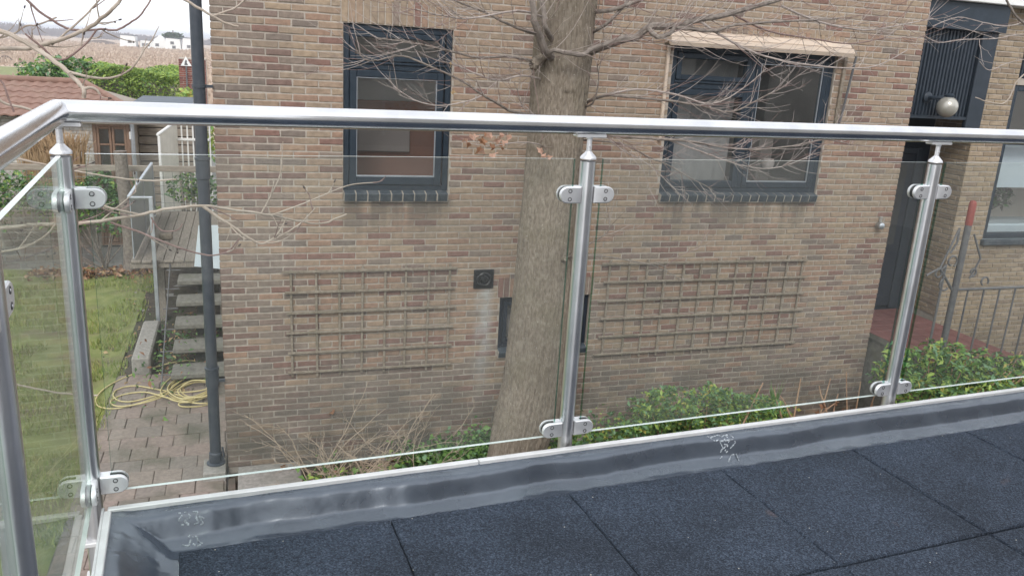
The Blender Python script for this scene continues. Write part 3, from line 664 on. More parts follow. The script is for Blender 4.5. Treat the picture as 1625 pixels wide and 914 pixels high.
for sx in (2.165, 2.341):
    for sz in (1.767, 1.931):
        q = MB(); q.lathe((sx, FY-.02, sz), [(.006, 0), (.006, -.004), (.001, -.005)], 8, 'Y'); q.build('screw', SCREW, t)
# awning over the wide window
aw0, aw1 = at(1064, 66, FY-.12).x, at(1352, 78, FY-.12).x
t = thing('awning', 'rolled-up cream awning cassette over the wide window', 'awning', ((aw0+aw1)/2, FY, 4.1))
q = MB(); q.prism([(FY-.005, 4.33), (FY-.09, 4.315), (FY-.115, 4.27), (FY-.10, 4.225), (FY-.02, 4.2), (FY-.005, 4.2)], aw0, aw1, 'X'); q.build('cassette', CREAM, t)
q = MB(); q.prism([(FY-.117, 4.262), (FY-.155, 4.255), (FY-.165, 4.215), (FY-.15, 4.178), (FY-.118, 4.19)], aw0-.01, aw1+.012, 'X'); q.build('front_bar', CREAM, t)
q = MB(); q.tube([(aw0+.05, FY-.1, 4.2), (aw1-.05, FY-.1, 4.2)], .012, 8); q.build('fabric_roll', GASKET, t, smooth=True)
q = MB(); q.tube([(W2[1]+.13, FY-.13, 4.19), (W2[1]+.12, FY-.06, 3.55), (W2[1]+.105, FY-.035, 3.42)], .013, 8); q.build('drop_arm', IRON, t, smooth=True)
q = MB(); q.box((W2[1]+.075, FY-.03, 3.35), (W2[1]+.115, FY-.002, 4.18), 0, .004); q.build('side_rail', SLAT, t)
q = MB(); q.box((W2[0]-.085, FY-.035, 3.25), (W2[0]-.055, FY-.002, 4.18), 0, .004); q.build('side_rail', CREAM, t)
q = MB(); q.box((W2[1]+.09, FY-.045, 3.36), (W2[1]+.13, FY-.01, 3.45), 0, .006); q.build('arm_bracket', SCREW, t)
# small round lamp at the corner
p = at(1397, 357, FY-.05)
t = thing('wall_lamp', 'small dull round lamp on the brick corner beside the door', 'lamp', (p.x, FY, p.z))
q = MB(); q.box((p.x+.005, FY-.03, p.z), (p.x+.045, FY-.001, p.z+.09), 0, .008); q.build('bracket', CONC, t)
q = MB(); q.lathe((p.x, FY-.06, p.z-.01), [(.001, .045), (.034, .04), (.042, .02), (.038, -.02), (.022, -.03), (.001, -.033)], 16, 'Y'); q.build('lamp_body', GALV, t, smooth=True)
# downpipe at the corner
t = thing('downpipe', 'dark grey rain downpipe at the left corner of the brick house', 'downpipe', (-.3, FY-.06, 0))
PX, PY = -.315, FY-.02
q = MB(); q.lathe((PX, PY, 0), [(.05, .2), (.05, 1.02), (.05, 2.6), (.05, 4.33), (.05, 5.5)], 20); q.build('pipe', PIPE, t, smooth=True)
for z in (1.0, 4.42, 2.92):
    q = MB(); q.lathe((PX, PY, z), [(.05, -.1), (.059, -.095), (.059, .06), (.064, .065), (.064, .085), (.05, .09)], 20); q.build('socket', PIPE, t, smooth=True)
for z in (0.95, 3.6, 4.6):
    q = MB(); q.lathe((PX, PY, z), [(.052, -.015), (.057, -.014), (.057, .014), (.052, .015)], 18); q.box((PX+.05, PY-.012, z-.012), (PX+.11, PY+.012, z+.012)); q.build('pipe_clip', PIPE, t)
q = MB(); q.lathe((PX, PY, 0), [(.056, .1), (.06, .11), (.06, .22), (.05, .23)], 20); q.lathe((PX, PY, .1), [(.056, 0), (.085, .004), (.085, .02), (.055, .03)], 20); q.tube([(PX+.05, PY-.02, .12), (PX+.075, PY-.03, .2), (PX+.062, PY-.02, .28)], .009, 6); q.build('foot_socket', PIPE, t, smooth=True)
p = atz(345, 757, .05)
t = thing('stone_block', 'square concrete block under the foot of the downpipe', 'stone')
q = MB(); q.box((PX-.11, PY-.2, -.02), (PX+.09, PY+.1, .11), 0, .008); q.build('block', CONC, t)
t = thing('concrete_slab', 'flat pale concrete slab lying against the wall beside the downpipe', 'slab')
q = MB(); q.box((-.12, 6.72, -.03), (.46, FY-.03, .055), 0, .01); q.build('slab', CONC, t)
t = thing('brick_edging', 'short row of upright edging bricks between the path and the concrete slab', 'edging')
for k in range(4):
    q = MB(); q.box((-.205, 6.5+k*.21, -.05), (-.14, 6.7+k*.21, .04), 0, .006); q.build('edging_brick', BR[random.choice([5, 6, 8])], t)

# ================================================================== PORCH AND SECOND HOUSE
PZ = 1.03; F2 = 7.87; PX1 = 8.44; RB = 8.47
t = thing('porch_step', 'raised porch platform with a red tiled top between the two houses', 'step', (8, 7.4, 0))
q = MB(); q.box((7.19, 6.62, -.1), (8.33, 8.4, PZ-.075)); q.build('base', CONCD, t)
n_x, n_y = 6, 9
for i in range(n_x):
    for k in range(n_y):
        a = 7.17+i*.2; c = 6.6+k*.2
        q = MB(); q.box((a+.003, c+.003, PZ-.02), (a+.197, c+.197, PZ), 0, .003); q.build('floor_tile', REDTILE, t)
q = MB(); q.box((7.172, 6.602, PZ-.072), (8.365, 8.4, PZ-.008)); q.build('tile_bed', CONCD, t)
house2 = thing('porch_house', 'second brick house on the right with a dark door in a porch recess', 'house', (9.5, 12, 0))
x2w = at(1545, 340, F2).x; x2t = at(1597, 80, F2).x
X2 = 8.94
W4 = (X2, 12.2, 2.02, 4.0)
b = MB(); wallbox(b, PX1, 13.0, -.1, 5.7, [W4, (X2+.02, 12.2, 4.08, 4.66)], F2+.008, F2+.14)
b.add([(PX1, F2+.008, -.1), (PX1, RB+.3, -.1), (PX1, RB+.3, 5.7), (PX1, F2+.008, 5.7)], [(0, 3, 2, 1)])
b.build('wall', MORTAR, house2, fixn=False)
b = MB(); b.add([(PX1, 16, -.1), (13, 16, -.1), (13, 16, 5.7), (PX1, 16, 5.7)], [(0, 3, 2, 1)]); b.add([(13, F2, -.1), (13, 16, -.1), (13, 16, 5.7), (13, F2, 5.7)], [(0, 1, 2, 3)]); b.build('rear_wall', MORTAR, house2, fixn=False)
b = MB(); b.box((7.2, F2-.25, 5.7), (13.2, 16, 5.85)); b.build('roof', FELT, house2)
pf = lay(PX1, 13.0, .3, 5.0, ZOFF, [W4, (X2+.02, 12.2, 4.0, 4.7)])
pl = lay(0, RB-F2, 1.03, 5.0, ZOFF, [])
sy = lambda x, z: random.choices(range(4), [4, 3, 3, 1.5])[0]
pf = [p for p in pf if p[0] < 11.2]
place_bricks(pf, lambda x, z: (Vector((x, F2, z)), 0), house2, YBR, sy, 14, 200)
place_bricks([(x, z, L) for x, z, L in pl], lambda x, z: (Vector((PX1-.008, RB-x, z)), -PI/2), house2, YBR, sy, 14, 100)
# porch back wall, door, cladding
b = MB(); b.box((7.15, RB+.02, .9), (PX1-.002, RB+.2, 3.6)); b.build('porch_wall', DOORP, house2)
dr = link('door', None, house2, -woff(house2)); OFF[dr.name] = Vector((0, 0, 0))
q = MB(); q.box((7.3, RB-.04, PZ+.002), (7.37, RB+.018, 3.16), 0, .006); q.box((8.2, RB-.04, PZ+.002), (8.27, RB+.018, 3.16), 0, .006); q.box((7.371, RB-.039, 3.09), (8.199, RB+.018, 3.159), 0, .006); q.build('door_frame', DARKCLAD, dr)
q = MB(); q.box((7.374, RB-.02, PZ+.03), (8.196, RB+.01, 3.087), 0, .006); q.build('door_leaf', DOORP, dr)
q = MB(); q.box((7.48, RB-.03, 1.9), (8.09, RB-.022, 2.95), 0, .002); q.build('door_pane', WGLASS, dr)
q = MB(); q.box((7.47, RB-.032, PZ+.15), (8.1, RB-.021, 1.8), 0, .006); q.build('door_panel', DOORP, dr)
q = MB(); q.tube([(7.45, RB-.02, 2.05), (7.45, RB-.07, 2.05), (7.56, RB-.07, 2.05)], .011, 8); q.build('handle', GALV, dr, smooth=True)
q = MB(); q.box((7.2, F2-.55, PZ+.001), (7.6, F2-.3, PZ+.012)); 
CY = F2-.08
b = MB(); b.box((7.145, CY-.02, 3.565), (8.36, RB+.02, 3.6)); b.build('porch_ceiling', DARKCLAD, house2)
b = MB(); b.box((7.145, CY+.03, 3.6), (8.435, CY+.06, 4.62)); b.build('panel_back', DARKCLAD, house2)
xx = 7.16
while xx < 8.16:
    q = MB(); q.prism([(xx, CY+.03), (xx+.012, CY), (xx+.034, CY), (xx+.046, CY+.03)], 3.58, 4.56, 'Z'); q.build('cladding_rib', DARKCLAD, house2); xx += .05
b = MB(); b.box((8.17, CY-.03, 3.42), (8.40, CY+.028, 4.56), 0, .006); b.build('side_board', DARKCLAD, house2)
b = MB(); b.box((7.145, CY-.09, 4.56), (8.435, CY+.02, 4.86), 0, .006); b.build('fascia', FRAME, house2)
b = MB(); b.box((7.145, CY-.16, 4.86), (9.2, CY+.1, 4.95), 0, .008); b.build('gutter', WHITE, house2)
b = MB(); b.box((7.5, CY+.4, 4.95), (9.0, RB+1.2, 5.4), 0, .02); b.build('roof_upstand', FELT, house2)
# window of the second house
win = link('window', None, house2, -woff(house2)); OFF[win.name] = Vector((0, 0, 0))
q = MB(); ring(q, X2+.001, 12.2, 2.09, 3.997, .07, F2+.02, F2+.11); q.box((X2+.071, F2+.022, 3.28), (12.13, F2+.108, 3.36), 0, .006); q.box((10.4, F2+.022, 2.16), (10.47, F2+.108, 3.28), 0, .006); q.build('frame', FRAME, win)
q = MB(); q.box((X2-.03, F2-.06, 2.02), (12.25, F2+.02, 2.088), 0, .008); q.build('sill', SILL, win)
pane(win, X2+.07, 10.4, 2.16, 3.28, F2+.06); pane(win, X2+.07, 12.13, 3.36, 3.93, F2+.06); pane(win, 10.47, 12.13, 2.16, 3.28, F2+.062)
q = MB(); q.box((X2+.02, F2+.03, 4.08), (12.2, F2+.08, 4.66))
xx = X2+.03; q.build('panel_back', DARKCLAD, win)
while xx < 10.6:
    q = MB(); q.prism([(xx, F2+.03), (xx+.012, F2), (xx+.034, F2), (xx+.046, F2+.03)], 4.08, 4.66, 'Z'); q.build('cladding_rib', DARKCLAD, win); xx += .055
q = MB(); y0, y1 = F2+.16, F2+2.4
V = [(8.6, y0, 1.2), (12.6, y0, 1.2), (12.6, y1, 1.2), (8.6, y1, 1.2), (8.6, y0, 4.05), (12.6, y0, 4.05), (12.6, y1, 4.05), (8.6, y1, 4.05)]
q.add(V, [(0, 1, 2, 3), (7, 6, 5, 4), (3, 2, 6, 7), (0, 3, 7, 4), (2, 1, 5, 6)]); q.build('room', ROOMW, house2, fixn=False)
q = MB(); q.box((8.8, F2+.4, 1.3), (11.5, F2+.9, 2.2), 0, .02); q.box((9.2, F2+.6, 2.2), (9.35, F2+.75, 2.8), 0, .02); q.build('desk', PALEPANEL, house2)  # pale desk added to lighten the pane like a pale-blue reflection
q = MB(); q.box((8.95, F2+.22, 2.72), (11.8, F2+.24, 3.27)); q.build('pale_reflection', PALEPANEL, house2)  # pale sheet behind the glass, painted stand-in for a reflection in the pane
lp = leaves(np.concatenate([blob((9.35, F2+.45, 2.62), (.22, .15, .2), 120), blob((9.7, F2+.5, 2.55), (.12, .1, .16), 60)]), .1, [L_DARK, ROOMD], [1, 1], parent=house2, name='houseplant')
# globe lamp
p = at(1503, 170, CY-.2)
t = thing('globe_lamp', 'round glass globe lamp on a dark arm in front of the corrugated panel', 'lamp', (p.x, CY, p.z))
q = MB(); q.lathe((p.x, CY-.2, p.z), [(.118*math.sin(a), .118*math.cos(a)) for a in np.linspace(0.02, PI-.02, 17)], 28); 
GLOBE, gn, gl_, gb = new_mat('globe_glass'); gb.inputs['Base Color'].default_value = (0.42, 0.4, 0.35, 1); gb.inputs['Roughness'].default_value = .22; gb.inputs['Metallic'].default_value = .35; gb.inputs['Coat Weight'].default_value = .6
q.build('globe', GLOBE, t, smooth=True)
q = MB(); q.tube([(p.x-.12, CY, p.z+.09), (p.x-.12, CY-.1, p.z+.09), (p.x-.03, CY-.19, p.z+.1)], .022, 8); q.lathe((p.x-.12, CY, p.z+.09), [(.06, 0), (.06, -.02), (.03, -.04), (.001, -.04)], 16, 'Y'); q.build('arm', DARKCLAD, t, smooth=True)
q = MB(); q.lathe((p.x, CY-.2, p.z-.0), [(.05, .1), (.056, .13), (.03, .15), (.001, .15)], 16); q.build('cap', DARKCLAD, t, smooth=True)
# wrought iron railing on the porch step
RY = 6.72
t = thing('iron_railing', 'grey wrought-iron railing with scrolls and a red-topped post on the porch step', 'railing', (7.6, RY, PZ))
def px(x, y): return at(x, y, RY)
a, c = px(1548, 318), px(1497, 545)
q = MB(); q.tube([(c.x, RY, PZ), (c.x, RY, a.z-.1)], .036, 12); q.build('post', IRON, t, smooth=True)
q = MB(); q.lathe((c.x, RY, a.z-.13), [(.037, -.14), (.039, -.13), (.039, .09), (.03, .12), (.001, .13)], 12); q.build('post_cap', REDP, t, smooth=True)
zr = px(1560, 458).z; zl = px(1400, 427).z
rails = [[(c.x+.02, RY, zr), (9.05, RY, zr), (9.2, RY, zr-.1), (9.5, RY, zr-.55)], [(7.2, RY, zl+.02), (c.x-.25, RY, zl-.03), (c.x-.02, RY, zr-.02)]]
for r_ in rails:
    q = MB(); q.tube(r_, .015, 6); q.build('top_rail', IRON, t, smooth=True)
xx = c.x+.19
while xx < 9.2:
    q = MB(); q.tube([(xx, RY, PZ if xx < 8.3 else .3), (xx, RY, zr-.005)], .0105, 6); q.build('spindle', IRON, t, smooth=True); xx += .23
xx = c.x-.24
while xx > 7.18:
    q = MB(); q.tube([(xx, RY, PZ+.0), (xx, RY, zl-.01)], .0095, 6); q.build('spindle', IRON, t, smooth=True); xx -= .2
q = MB(); q.tube([(7.2, RY, PZ), (7.2, RY, zl+.03)], .014, 6); q.build('end_post', IRON, t, smooth=True)
def scroll(cx, cz, r, a0, a1, n=14): return [(cx+r*(1-.35*k/n)*math.cos(a0+(a1-a0)*k/n), RY, cz+r*(1-.35*k/n)*math.sin(a0+(a1-a0)*k/n)) for k in range(n+1)]
for (u, v, r, a0, a1) in ((1511, 415, .07, -1, 4.6), (1490, 434, .055, 1, 6.5), (1500, 452, .085, 2.2, 5.6), (1544, 432, .05, -2, 3.6), (1562, 447, .06, -.5, 4.4)):
    p = px(u, v); q = MB(); q.tube(scroll(p.x, p.z, r, a0, a1), .0105, 6); q.build('scroll', IRON, t, smooth=True)
q = MB(); q.tube([px(1523, 362), px(1519, 385), px(1508, 402)], .0115, 6); q.build('scroll', IRON, t, smooth=True)
q = MB(); q.tube([px(1546, 372), px(1556, 410), px(1542, 436), px(1538, 442)], .0115, 6); q.build('scroll', IRON, t, smooth=True)
q = MB(); q.tube([px(1470, 437), px(1492, 425), px(1523, 362)], .0115, 6); q.build('scroll', IRON, t, smooth=True)

# ================================================================== BALCONY
MB_ = Matrix.Translation((0, 0, CAMZ)) @ Matrix.Rotation(YAWB-YAWH, 4, 'Z')      # balcony frame: x along its edge, y outwards, z from the lens height
def Bw(x, y, z): return MB_ @ Vector((x, y, z))
TR, PD, LX = 1.935, 1.985, -0.2405
deck = link('balcony_deck', None); deck['kind'] = 'structure'
q = MB(MB_); q.box((-.195, -1.2, -1.5), (5.5, TR-.006, -1.19)); q.build('slab', CONC, deck)
tile_m = []
def tile_mesh(s, sx=.4965, sy=.4965):
    r = random.Random(s); nx = 26; V = []; F = []; h = .028
    prof = [(0, -h), (0, -.005), (.003, -.0015), (.007, 0)]
    # rim rings with slightly frayed edges, then the flat top
    def ringp(ins, z, amp):
        out = []
        for side in range(4):
            for k in range(nx):
                u = k/nx
                x, y = [(u*sx, 0), (sx, u*sy), (sx-u*sx, sy), (0, sy-u*sy)][side]
                x = ins+(x/sx)*(sx-2*ins); y = ins+(y/sy)*(sy-2*ins)
                out.append((x+r.uniform(-amp, amp), y+r.uniform(-amp, amp), z+r.uniform(-amp, amp)*.4))
        return out
    n = 4*nx
    for (i, z) in prof: V += ringp(i, z, .0011)
    for k in range(len(prof)-1):
        for m in range(n): F.append((k*n+m, k*n+(m+1) % n, (k+1)*n+(m+1) % n, (k+1)*n+m))
    F.append(tuple(range((len(prof)-1)*n, len(prof)*n)))
    return V, F
TX0 = -.0544; row_y = [1.809, 1.3045, .8045, .3045]
for rI, yb in enumerate(row_y):
    for k in range(10):
        x0 = TX0 + k*.5
        V, F = tile_mesh(rI*31+k)
        q = MB(MB_ @ Matrix.Translation((x0+.0018, yb-.4982+.0, -1.147+random.uniform(-.0015, .0015))) @ Matrix.Rotation(random.uniform(-.002, .002), 4, 'Z')); q.add(V, F); q.build('rubber_tile', RUBBER, deck, fixn=False)
# roofing membrane: gutter strips that climb to the edge trims
def fprof(d, seed):      # d = distance inwards from the trim -> height
    pts = [(0, -1.094), (.004, -1.099), (.02, -1.102), (.034, -1.11), (.04, -1.124), (.045, -1.146), (.052, -1.158), (.086, -1.1705), (.3, -1.176), (9, -1.176)]
    for (a, za), (c, zc) in zip(pts, pts[1:]):
        if d <= c:
            u = (d-a)/(c-a); return za+(zc-za)*u
    return pts[-1][1]
_fp = fprof
def fprof(d, seed): return sum(_fp(max(0, d+k), 0)*w for k, w in ((-.006, .15), (-.003, .22), (0, .26), (.003, .22), (.006, .15))) if d > .004 else _fp(d, 0)
def lprof(d):
    pts = [(0, -1.096), (.012, -1.1), (.035, -1.104), (.07, -1.125), (.11, -1.158), (.14, -1.172), (9, -1.176)]
    for (a, za), (c, zc) in zip(pts, pts[1:]):
        if d <= c:
            u = (d-a)/(c-a); return za+(zc-za)*u
    return pts[-1][1]
def memb(x, y):
    w = mn.noise(Vector((x*2.6, 0, 0)))*.019 + mn.noise(Vector((x*6, 4, 0)))*.012
    w2 = mn.noise(Vector((y*3.1, 9, 0)))*.014
    d1 = max(0, TR-y); d2 = max(0, x+.2)
    f = fprof(max(0, d1+w*min(1, d1/.03)), 0); l_ = lprof(max(0, d2+w2*min(1, d2/.03)))
    k = 0.012; z = max(f, l_) + (0.012*math.exp(-((d1-d2)/.03)**2) if d1 < .2 and d2 < .2 else 0)*.5
    z += mn.fractal(Vector((x*14, y*14, 1)), 1, 2, 3)*.0028*min(1, min(d1, d2)/.02)
    z += 0.0028*mn.noise(Vector((x*30, y*9, 7)))*min(1, d1/.02)
    return min(z, -1.0935)
def grid(name, xs, ys):
    q = MB(MB_); nx, ny = len(xs), len(ys); V = [(x, y, memb(x, y)) for y in ys for x in xs]
    F = [(j_*nx+i, j_*nx+i+1, (j_+1)*nx+i+1, (j_+1)*nx+i) for j_ in range(ny-1) for i in range(nx-1)]
    q.add(V, F); return q.build(name, MEMB, deck, smooth=True, fixn=False)
grid('roof_membrane', np.concatenate([np.arange(-.2, .12, .006), np.arange(.12, 5.4, .014)]), np.concatenate([np.arange(1.55, 1.76, .03), np.arange(1.76, TR+.0001, .0025)]))
grid('roof_membrane', np.arange(-.2, .05, .005), np.concatenate([np.arange(-1.0, 1.2, .05), np.arange(1.2, 1.551, .01)]))
q = MB(MB_); q.box((.0, -1.2, -1.19), (5.5, 1.56, -1.177)); q.build('membrane_field', MEMB, deck)
# edge trims
joints = [-.207, 1.0-.275, 2.73, 5.4]
for a, c in zip(joints, joints[1:]):
    q = MB(MB_); q.box((a+.0012, TR-.004, -1.2), (c-.0012, TR+.012, -1.087), 0, .002); q.box((a+.0012, TR+.0125, -1.235), (c-.0012, TR+.018, -1.09), 0, .001); q.build('edge_trim', ALU, deck)
q = MB(MB_); q.box((-.213, -1.2, -1.2), (-.197, TR-.0045, -1.0875), 0, .002); q.box((-.2195, -1.2, -1.235), (-.2135, TR+.018, -1.0905), 0, .001); q.build('edge_trim', ALU, deck)
# chalk marks scribbled on the membrane
def mark(pts_px):
    q = MB()
    for s_ in pts_px:
        P = []
        for (u, v) in s_:
            d = ray(u, v); lo, hi = .0007, .0016; best = None
            while hi < .004:
                l_ = MB_.inverted() @ (CAM + d*hi)
                if l_.z <= memb(l_.x, l_.y): break
                lo = hi; hi *= 1.015
            for _ in range(24):
                md = (lo+hi)/2; l_ = MB_.inverted() @ (CAM + d*md)
                if l_.z <= memb(l_.x, l_.y): hi = md
                else: lo = md
            best = CAM + d*lo
            if best is not None: P.append(best)
        for a, c in zip(P, P[1:]):
            if random.random() < .08: continue
            dv = (c-a)
            if dv.length < 1e-4: continue
            for k in range(3):
                if random.random() < .18: continue
                p0, p1 = a.lerp(c, k/3), a.lerp(c, (k+.8)/3); q.tube([p0, p1], random.uniform(.0014, .0026), 5)
    return q.build('chalk_mark', CHALK, deck)
mark([[(1122, 692), (1135, 700), (1146, 712), (1143, 718), (1136, 700), (1150, 690), (1158, 698), (1148, 712), (1142, 700), (1165, 697), (1152, 690), (1162, 692), (1167, 702), (1158, 712), (1148, 722), (1142, 728)], [(1156, 733), (1160, 722), (1168, 720), (1173, 732)]])
mark([[(283, 814), (297, 812), (303, 820), (292, 826), (300, 832), (287, 832), (284, 824), (290, 816)], [(306, 812), (314, 811), (311, 820), (316, 828), (308, 832)], [(319, 812), (324, 822), (316, 818), (323, 830), (318, 832)],
      [(284, 862), (296, 852), (303, 856), (300, 866), (288, 864)], [(305, 852), (312, 850), (315, 860), (322, 862), (312, 866), (306, 862)], [(299, 852), (304, 846)]])
mark([[(1128, 694), (1140, 690), (1150, 696), (1146, 704), (1155, 706), (1150, 716)]])

# the wall of the house that the balcony belongs to, unseen behind the lens: added, sized and toned for reflections in glass and steel
q = MB(MB_); q.box((.7, -1.75, -3.98), (15, -1.45, 1.7)); o = q.build('unseen_house_wall', PLASTER); o['kind'] = 'structure'
q = MB(MB_); q.box((9.2, -1.449, -1.1), (11.0, -1.43, 1.05), 0, .01); q.build('terrace_door', DOORP, o)
# railing
rail = thing('balcony_railing', 'stainless steel balcony railing with clamped glass panes', 'railing', Bw(1, PD, -1.2))
RR = .0242; RZ = -.0725*PD - RR
def tubeB(pts, r, n=24): q = MB(MB_); q.tube(pts, r, n); return q
q = MB(MB_); q.tube([(LX, -.6, RZ), (LX, PD-.0, RZ)], RR, 32, cap=False)
# mitre: cut both tubes on the diagonal
def mitre_tube(P0, corner, P1, r, n=40):
    q = MB(MB_); P0, corner, P1 = map(Vector, (P0, corner, P1))
    def ringv(p, d, plane_n):
        up = Vector((0, 0, 1)); sd_ = up.cross(d).normalized(); out = []
        for k in range(n):
            a_ = 2*PI*k/n; o = (sd_*math.cos(a_)+up*math.sin(a_))*r; base = p+o
            out.append(base - d*((base-corner).dot(plane_n)/d.dot(plane_n)) if plane_n is not None else base)
        return out
    d0 = (corner-P0).normalized(); d1 = (P1-corner).normalized(); pn = (d0+d1).normalized()
    for (p, d) in ((P0, d0), (P1, d1)):
        V = ringv(p, d, None) + ringv(corner, d, pn); F = [(k, (k+1) % n, n+(k+1) % n, n+k) for k in range(n)]; q.add(V, F)
    return q
q = mitre_tube((LX, -.6, RZ), (LX, PD, RZ), (5.4, PD, RZ), RR); q.build('handrail', STEELR, rail, smooth=True)
def half_oval(h, L, n=10):   # D shape: straight at the post, round outside
    r = h/2; out = [(0, -r), (L-r, -r)] + [(L-r+r*math.cos(a), r*math.sin(a)) for a in np.linspace(-PI/2, PI/2, n)[1:-1]] + [(L-r, r), (0, r)]
    return out
def bevel_plate(q, pts, y0, y1, c=.0025, mat=0):
    """outline in x-z extruded y0..y1 with a rounded rim on y0"""
    cx = sum(p[0] for p in pts)/len(pts); n = len(pts)
    ins = [(p[0]+(cx-p[0])*c/.03, p[1]*(1-c/.022)) for p in pts]
    sg = 1 if y1 > y0 else -1
    V = [(x, y0, z) for x, z in ins]+[(x, y0+sg*c, z) for x, z in pts]+[(x, y1, z) for x, z in pts]
    F = [tuple(range(n)), tuple(range(3*n-1, 2*n-1, -1))]
    for a in range(2):
        for k in range(n): F.append((a*n+k, (a+1)*n+k, (a+1)*n+(k+1) % n, a*n+(k+1) % n))
    q.add(V, F, mat)
def clamp(post, x, y, z, direction, H=.045, L=.062):
    """glass clamp: direction 0 = +x, 1 = -x, 2 = -y (towards the lens)"""
    M = MB_ @ Matrix.Translation((x, y, z)) @ Matrix.Rotation({0: 0, 1: PI, 2: -PI/2, 3: PI/2}[direction], 4, 'Z')
    q = MB(M); o = half_oval(H, L)
    bevel_plate(q, o, -.0165, -.0065); bevel_plate(q, o, .0165, .0065)
    ins = [(px_*.96, pz*.93) for px_, pz in o]; q.prism(ins, -.0066, -.0052, 'Y', 1); q.prism(ins, .0052, .0066, 'Y', 1)
    q.box((0, -.0064, -H/2+.001), (.022, .0064, H/2-.001), 0)
    for sz in (-.011, .011):
        for sg in (-1, 1):
            q.lathe((.034, sg*.0165, sz), [(.0056, 0), (.0056, sg*.0011), (.0040, sg*.0011), (.0034, -sg*.001), (.0001, -sg*.001)], 14, 'Y', 1)
            q.lathe((.034, sg*.0168, sz), [(.0026, 0), (.002, sg*.0011), (.0001, sg*.0011)], 6, 'Y', 0)
    return q.build('clamp', [STEELC, SCREW], post, smooth=True)
GT, GB = -.1290*PD, -.5365*PD
ZT, ZB = -.352, -1.043
def post(x, y, dirs, zlow=-1.335):
    p = link('post', None, rail, -woff(rail)); OFF[p.name] = Vector((0, 0, 0))
    q = MB(MB_); top = -.2525
    q.lathe((x, y, 0), [(.0212, zlow), (.0212, -.9), (.0212, -.6), (.0212, top-.01)], 36); q.build('tube', STEELP, p, smooth=True)
    q = MB(MB_); q.lathe((x, y, 0), [(.0221, top-.004), (.0221, top), (.0195, top+.004), (.0105, top+.013), (.0075, top+.017)], 28); q.build('collar', STEELC, p, smooth=True)
    q = MB(MB_); q.lathe((x, y, 0), [(.007, top+.015), (.007, RZ-RR-.012), (.009, RZ-RR-.010), (.009, RZ-RR-.004)], 16); q.lathe((x, y-.006, RZ-RR-.03), [(.003, 0), (.003, -.003), (.0005, -.003)], 8, 'Y'); q.build('stem', STEELC, p, smooth=True)
    q = MB(MB_); pts = [(x-.042, RZ-RR-.006), (x+.042, RZ-RR-.006), (x+.044, RZ-RR-.0025), (x+.042, RZ-RR+.002), (x-.042, RZ-RR+.002), (x-.044, RZ-RR-.0025)]
    q.prism([(u_-x+y, w_) for u_, w_ in pts], x-.013, x+.013, 'X') if dirs == (2, 3) else q.prism(pts, y-.013, y+.013, 'Y')
    q.build('saddle', STEELC, p)
    for d in dirs:
        ox, oy = {0: (.0195, 0), 1: (-.0195, 0), 2: (0, -.0195), 3: (0, .0195)}[d]
        for z in (ZT, ZB): clamp(p, x+ox, y+oy, z, d)
    q = MB(MB_)
    # side-mount bracket: two plates back to the slab and a pair of bolts
    for z in (-1.19, -1.30):
        if x < 0: q.box((x-.03, y-.03, z-.006), (x+.055 if x < 0 else x+.03, y+.03, z+.006), 0, .002)
        else: q.box((x-.03, y-.05, z-.006), (x+.03, y+.03, z+.006), 0, .002)
    if x < 0: q.box((x+.03, y-.026, -1.33), (x+.04, y+.026, -1.17), 0, .002)
    q.build('mounting_bracket', ALU, p)
    return p
PXS = [1.0125, 2.270, 3.53, 4.79]
post(LX, PD, (0, 2)); 
for x in PXS: post(x, PD, (0, 1))
PNEAR = 1.17; post(LX, PNEAR, (2, 3))
def glass(x0, x1, y0, y1, z0, z1, edge=None):
    q = MB(MB_); V = [(x, y, z) for z in (z0, z1) for y in (y0, y1) for x in (x0, x1)]
    F = [(0, 2, 3, 1), (4, 5, 7, 6), (0, 1, 5, 4), (2, 6, 7, 3), (0, 4, 6, 2), (1, 3, 7, 5)]
    alongx = (x1-x0) > (y1-y0)
    m = [2, 2, 0, 0, 1, 1] if alongx else [2, 2, 1, 1, 0, 0]
    q.add(V, F, m); return q.build('glass_pane', [SIDEG if edge else GLASS, edge or GEDGE, GTOP], rail)
gaps = [LX]+PXS
for i, (a, c) in enumerate(zip(gaps, gaps[1:])): glass(a+.045, c-.04 if i else c-.04, PD-.005, PD+.005, GB, GT)
glass(LX-.005, LX+.005, PNEAR+.04, PD-.045, GB, GT, SEDGE); glass(LX-.005, LX+.005, -.3, PNEAR-.04, GB, GT, SEDGE)

# ================================================================== THE BIG TREE
TY = 6.35
tree = thing('street_tree', 'tall bare tree with a thick ridged trunk in front of the brick wall', 'tree', (2.45, TY, 0))
cpx = [(818, 725), (836, 660), (848, 600), (862, 450), (874, 300), (884, 180), (893, 80), (899, 0)]
ctr = [at(u, v, TY) for u, v in cpx]
wpx = [(83, 725), (96, 650), (93, 600), (86, 450), (81, 300), (83, 180), (88, 95), (86, 0)]
rad = [at(c[0]+w[0]/2, c[1], TY).x - at(c[0], c[1], TY).x for c, w in zip(cpx, wpx)]
def interp(z):
    zs_ = [p.z for p in ctr]
    if z <= zs_[0]:
        k = (zs_[0]-z); return ctr[0].x - .25*k*.35, rad[0]*1.02+.12*k**1.5
    if z >= zs_[-1]: return ctr[-1].x+(z-zs_[-1])*.05, rad[-1]*max(.5, 1-(z-zs_[-1])*.1)
    for i in range(len(zs_)-1):
        if z <= zs_[i+1]:
            u = (z-zs_[i])/(zs_[i+1]-zs_[i]); return ctr[i].x+(ctr[i+1].x-ctr[i].x)*u, rad[i]+(rad[i+1]-rad[i])*u
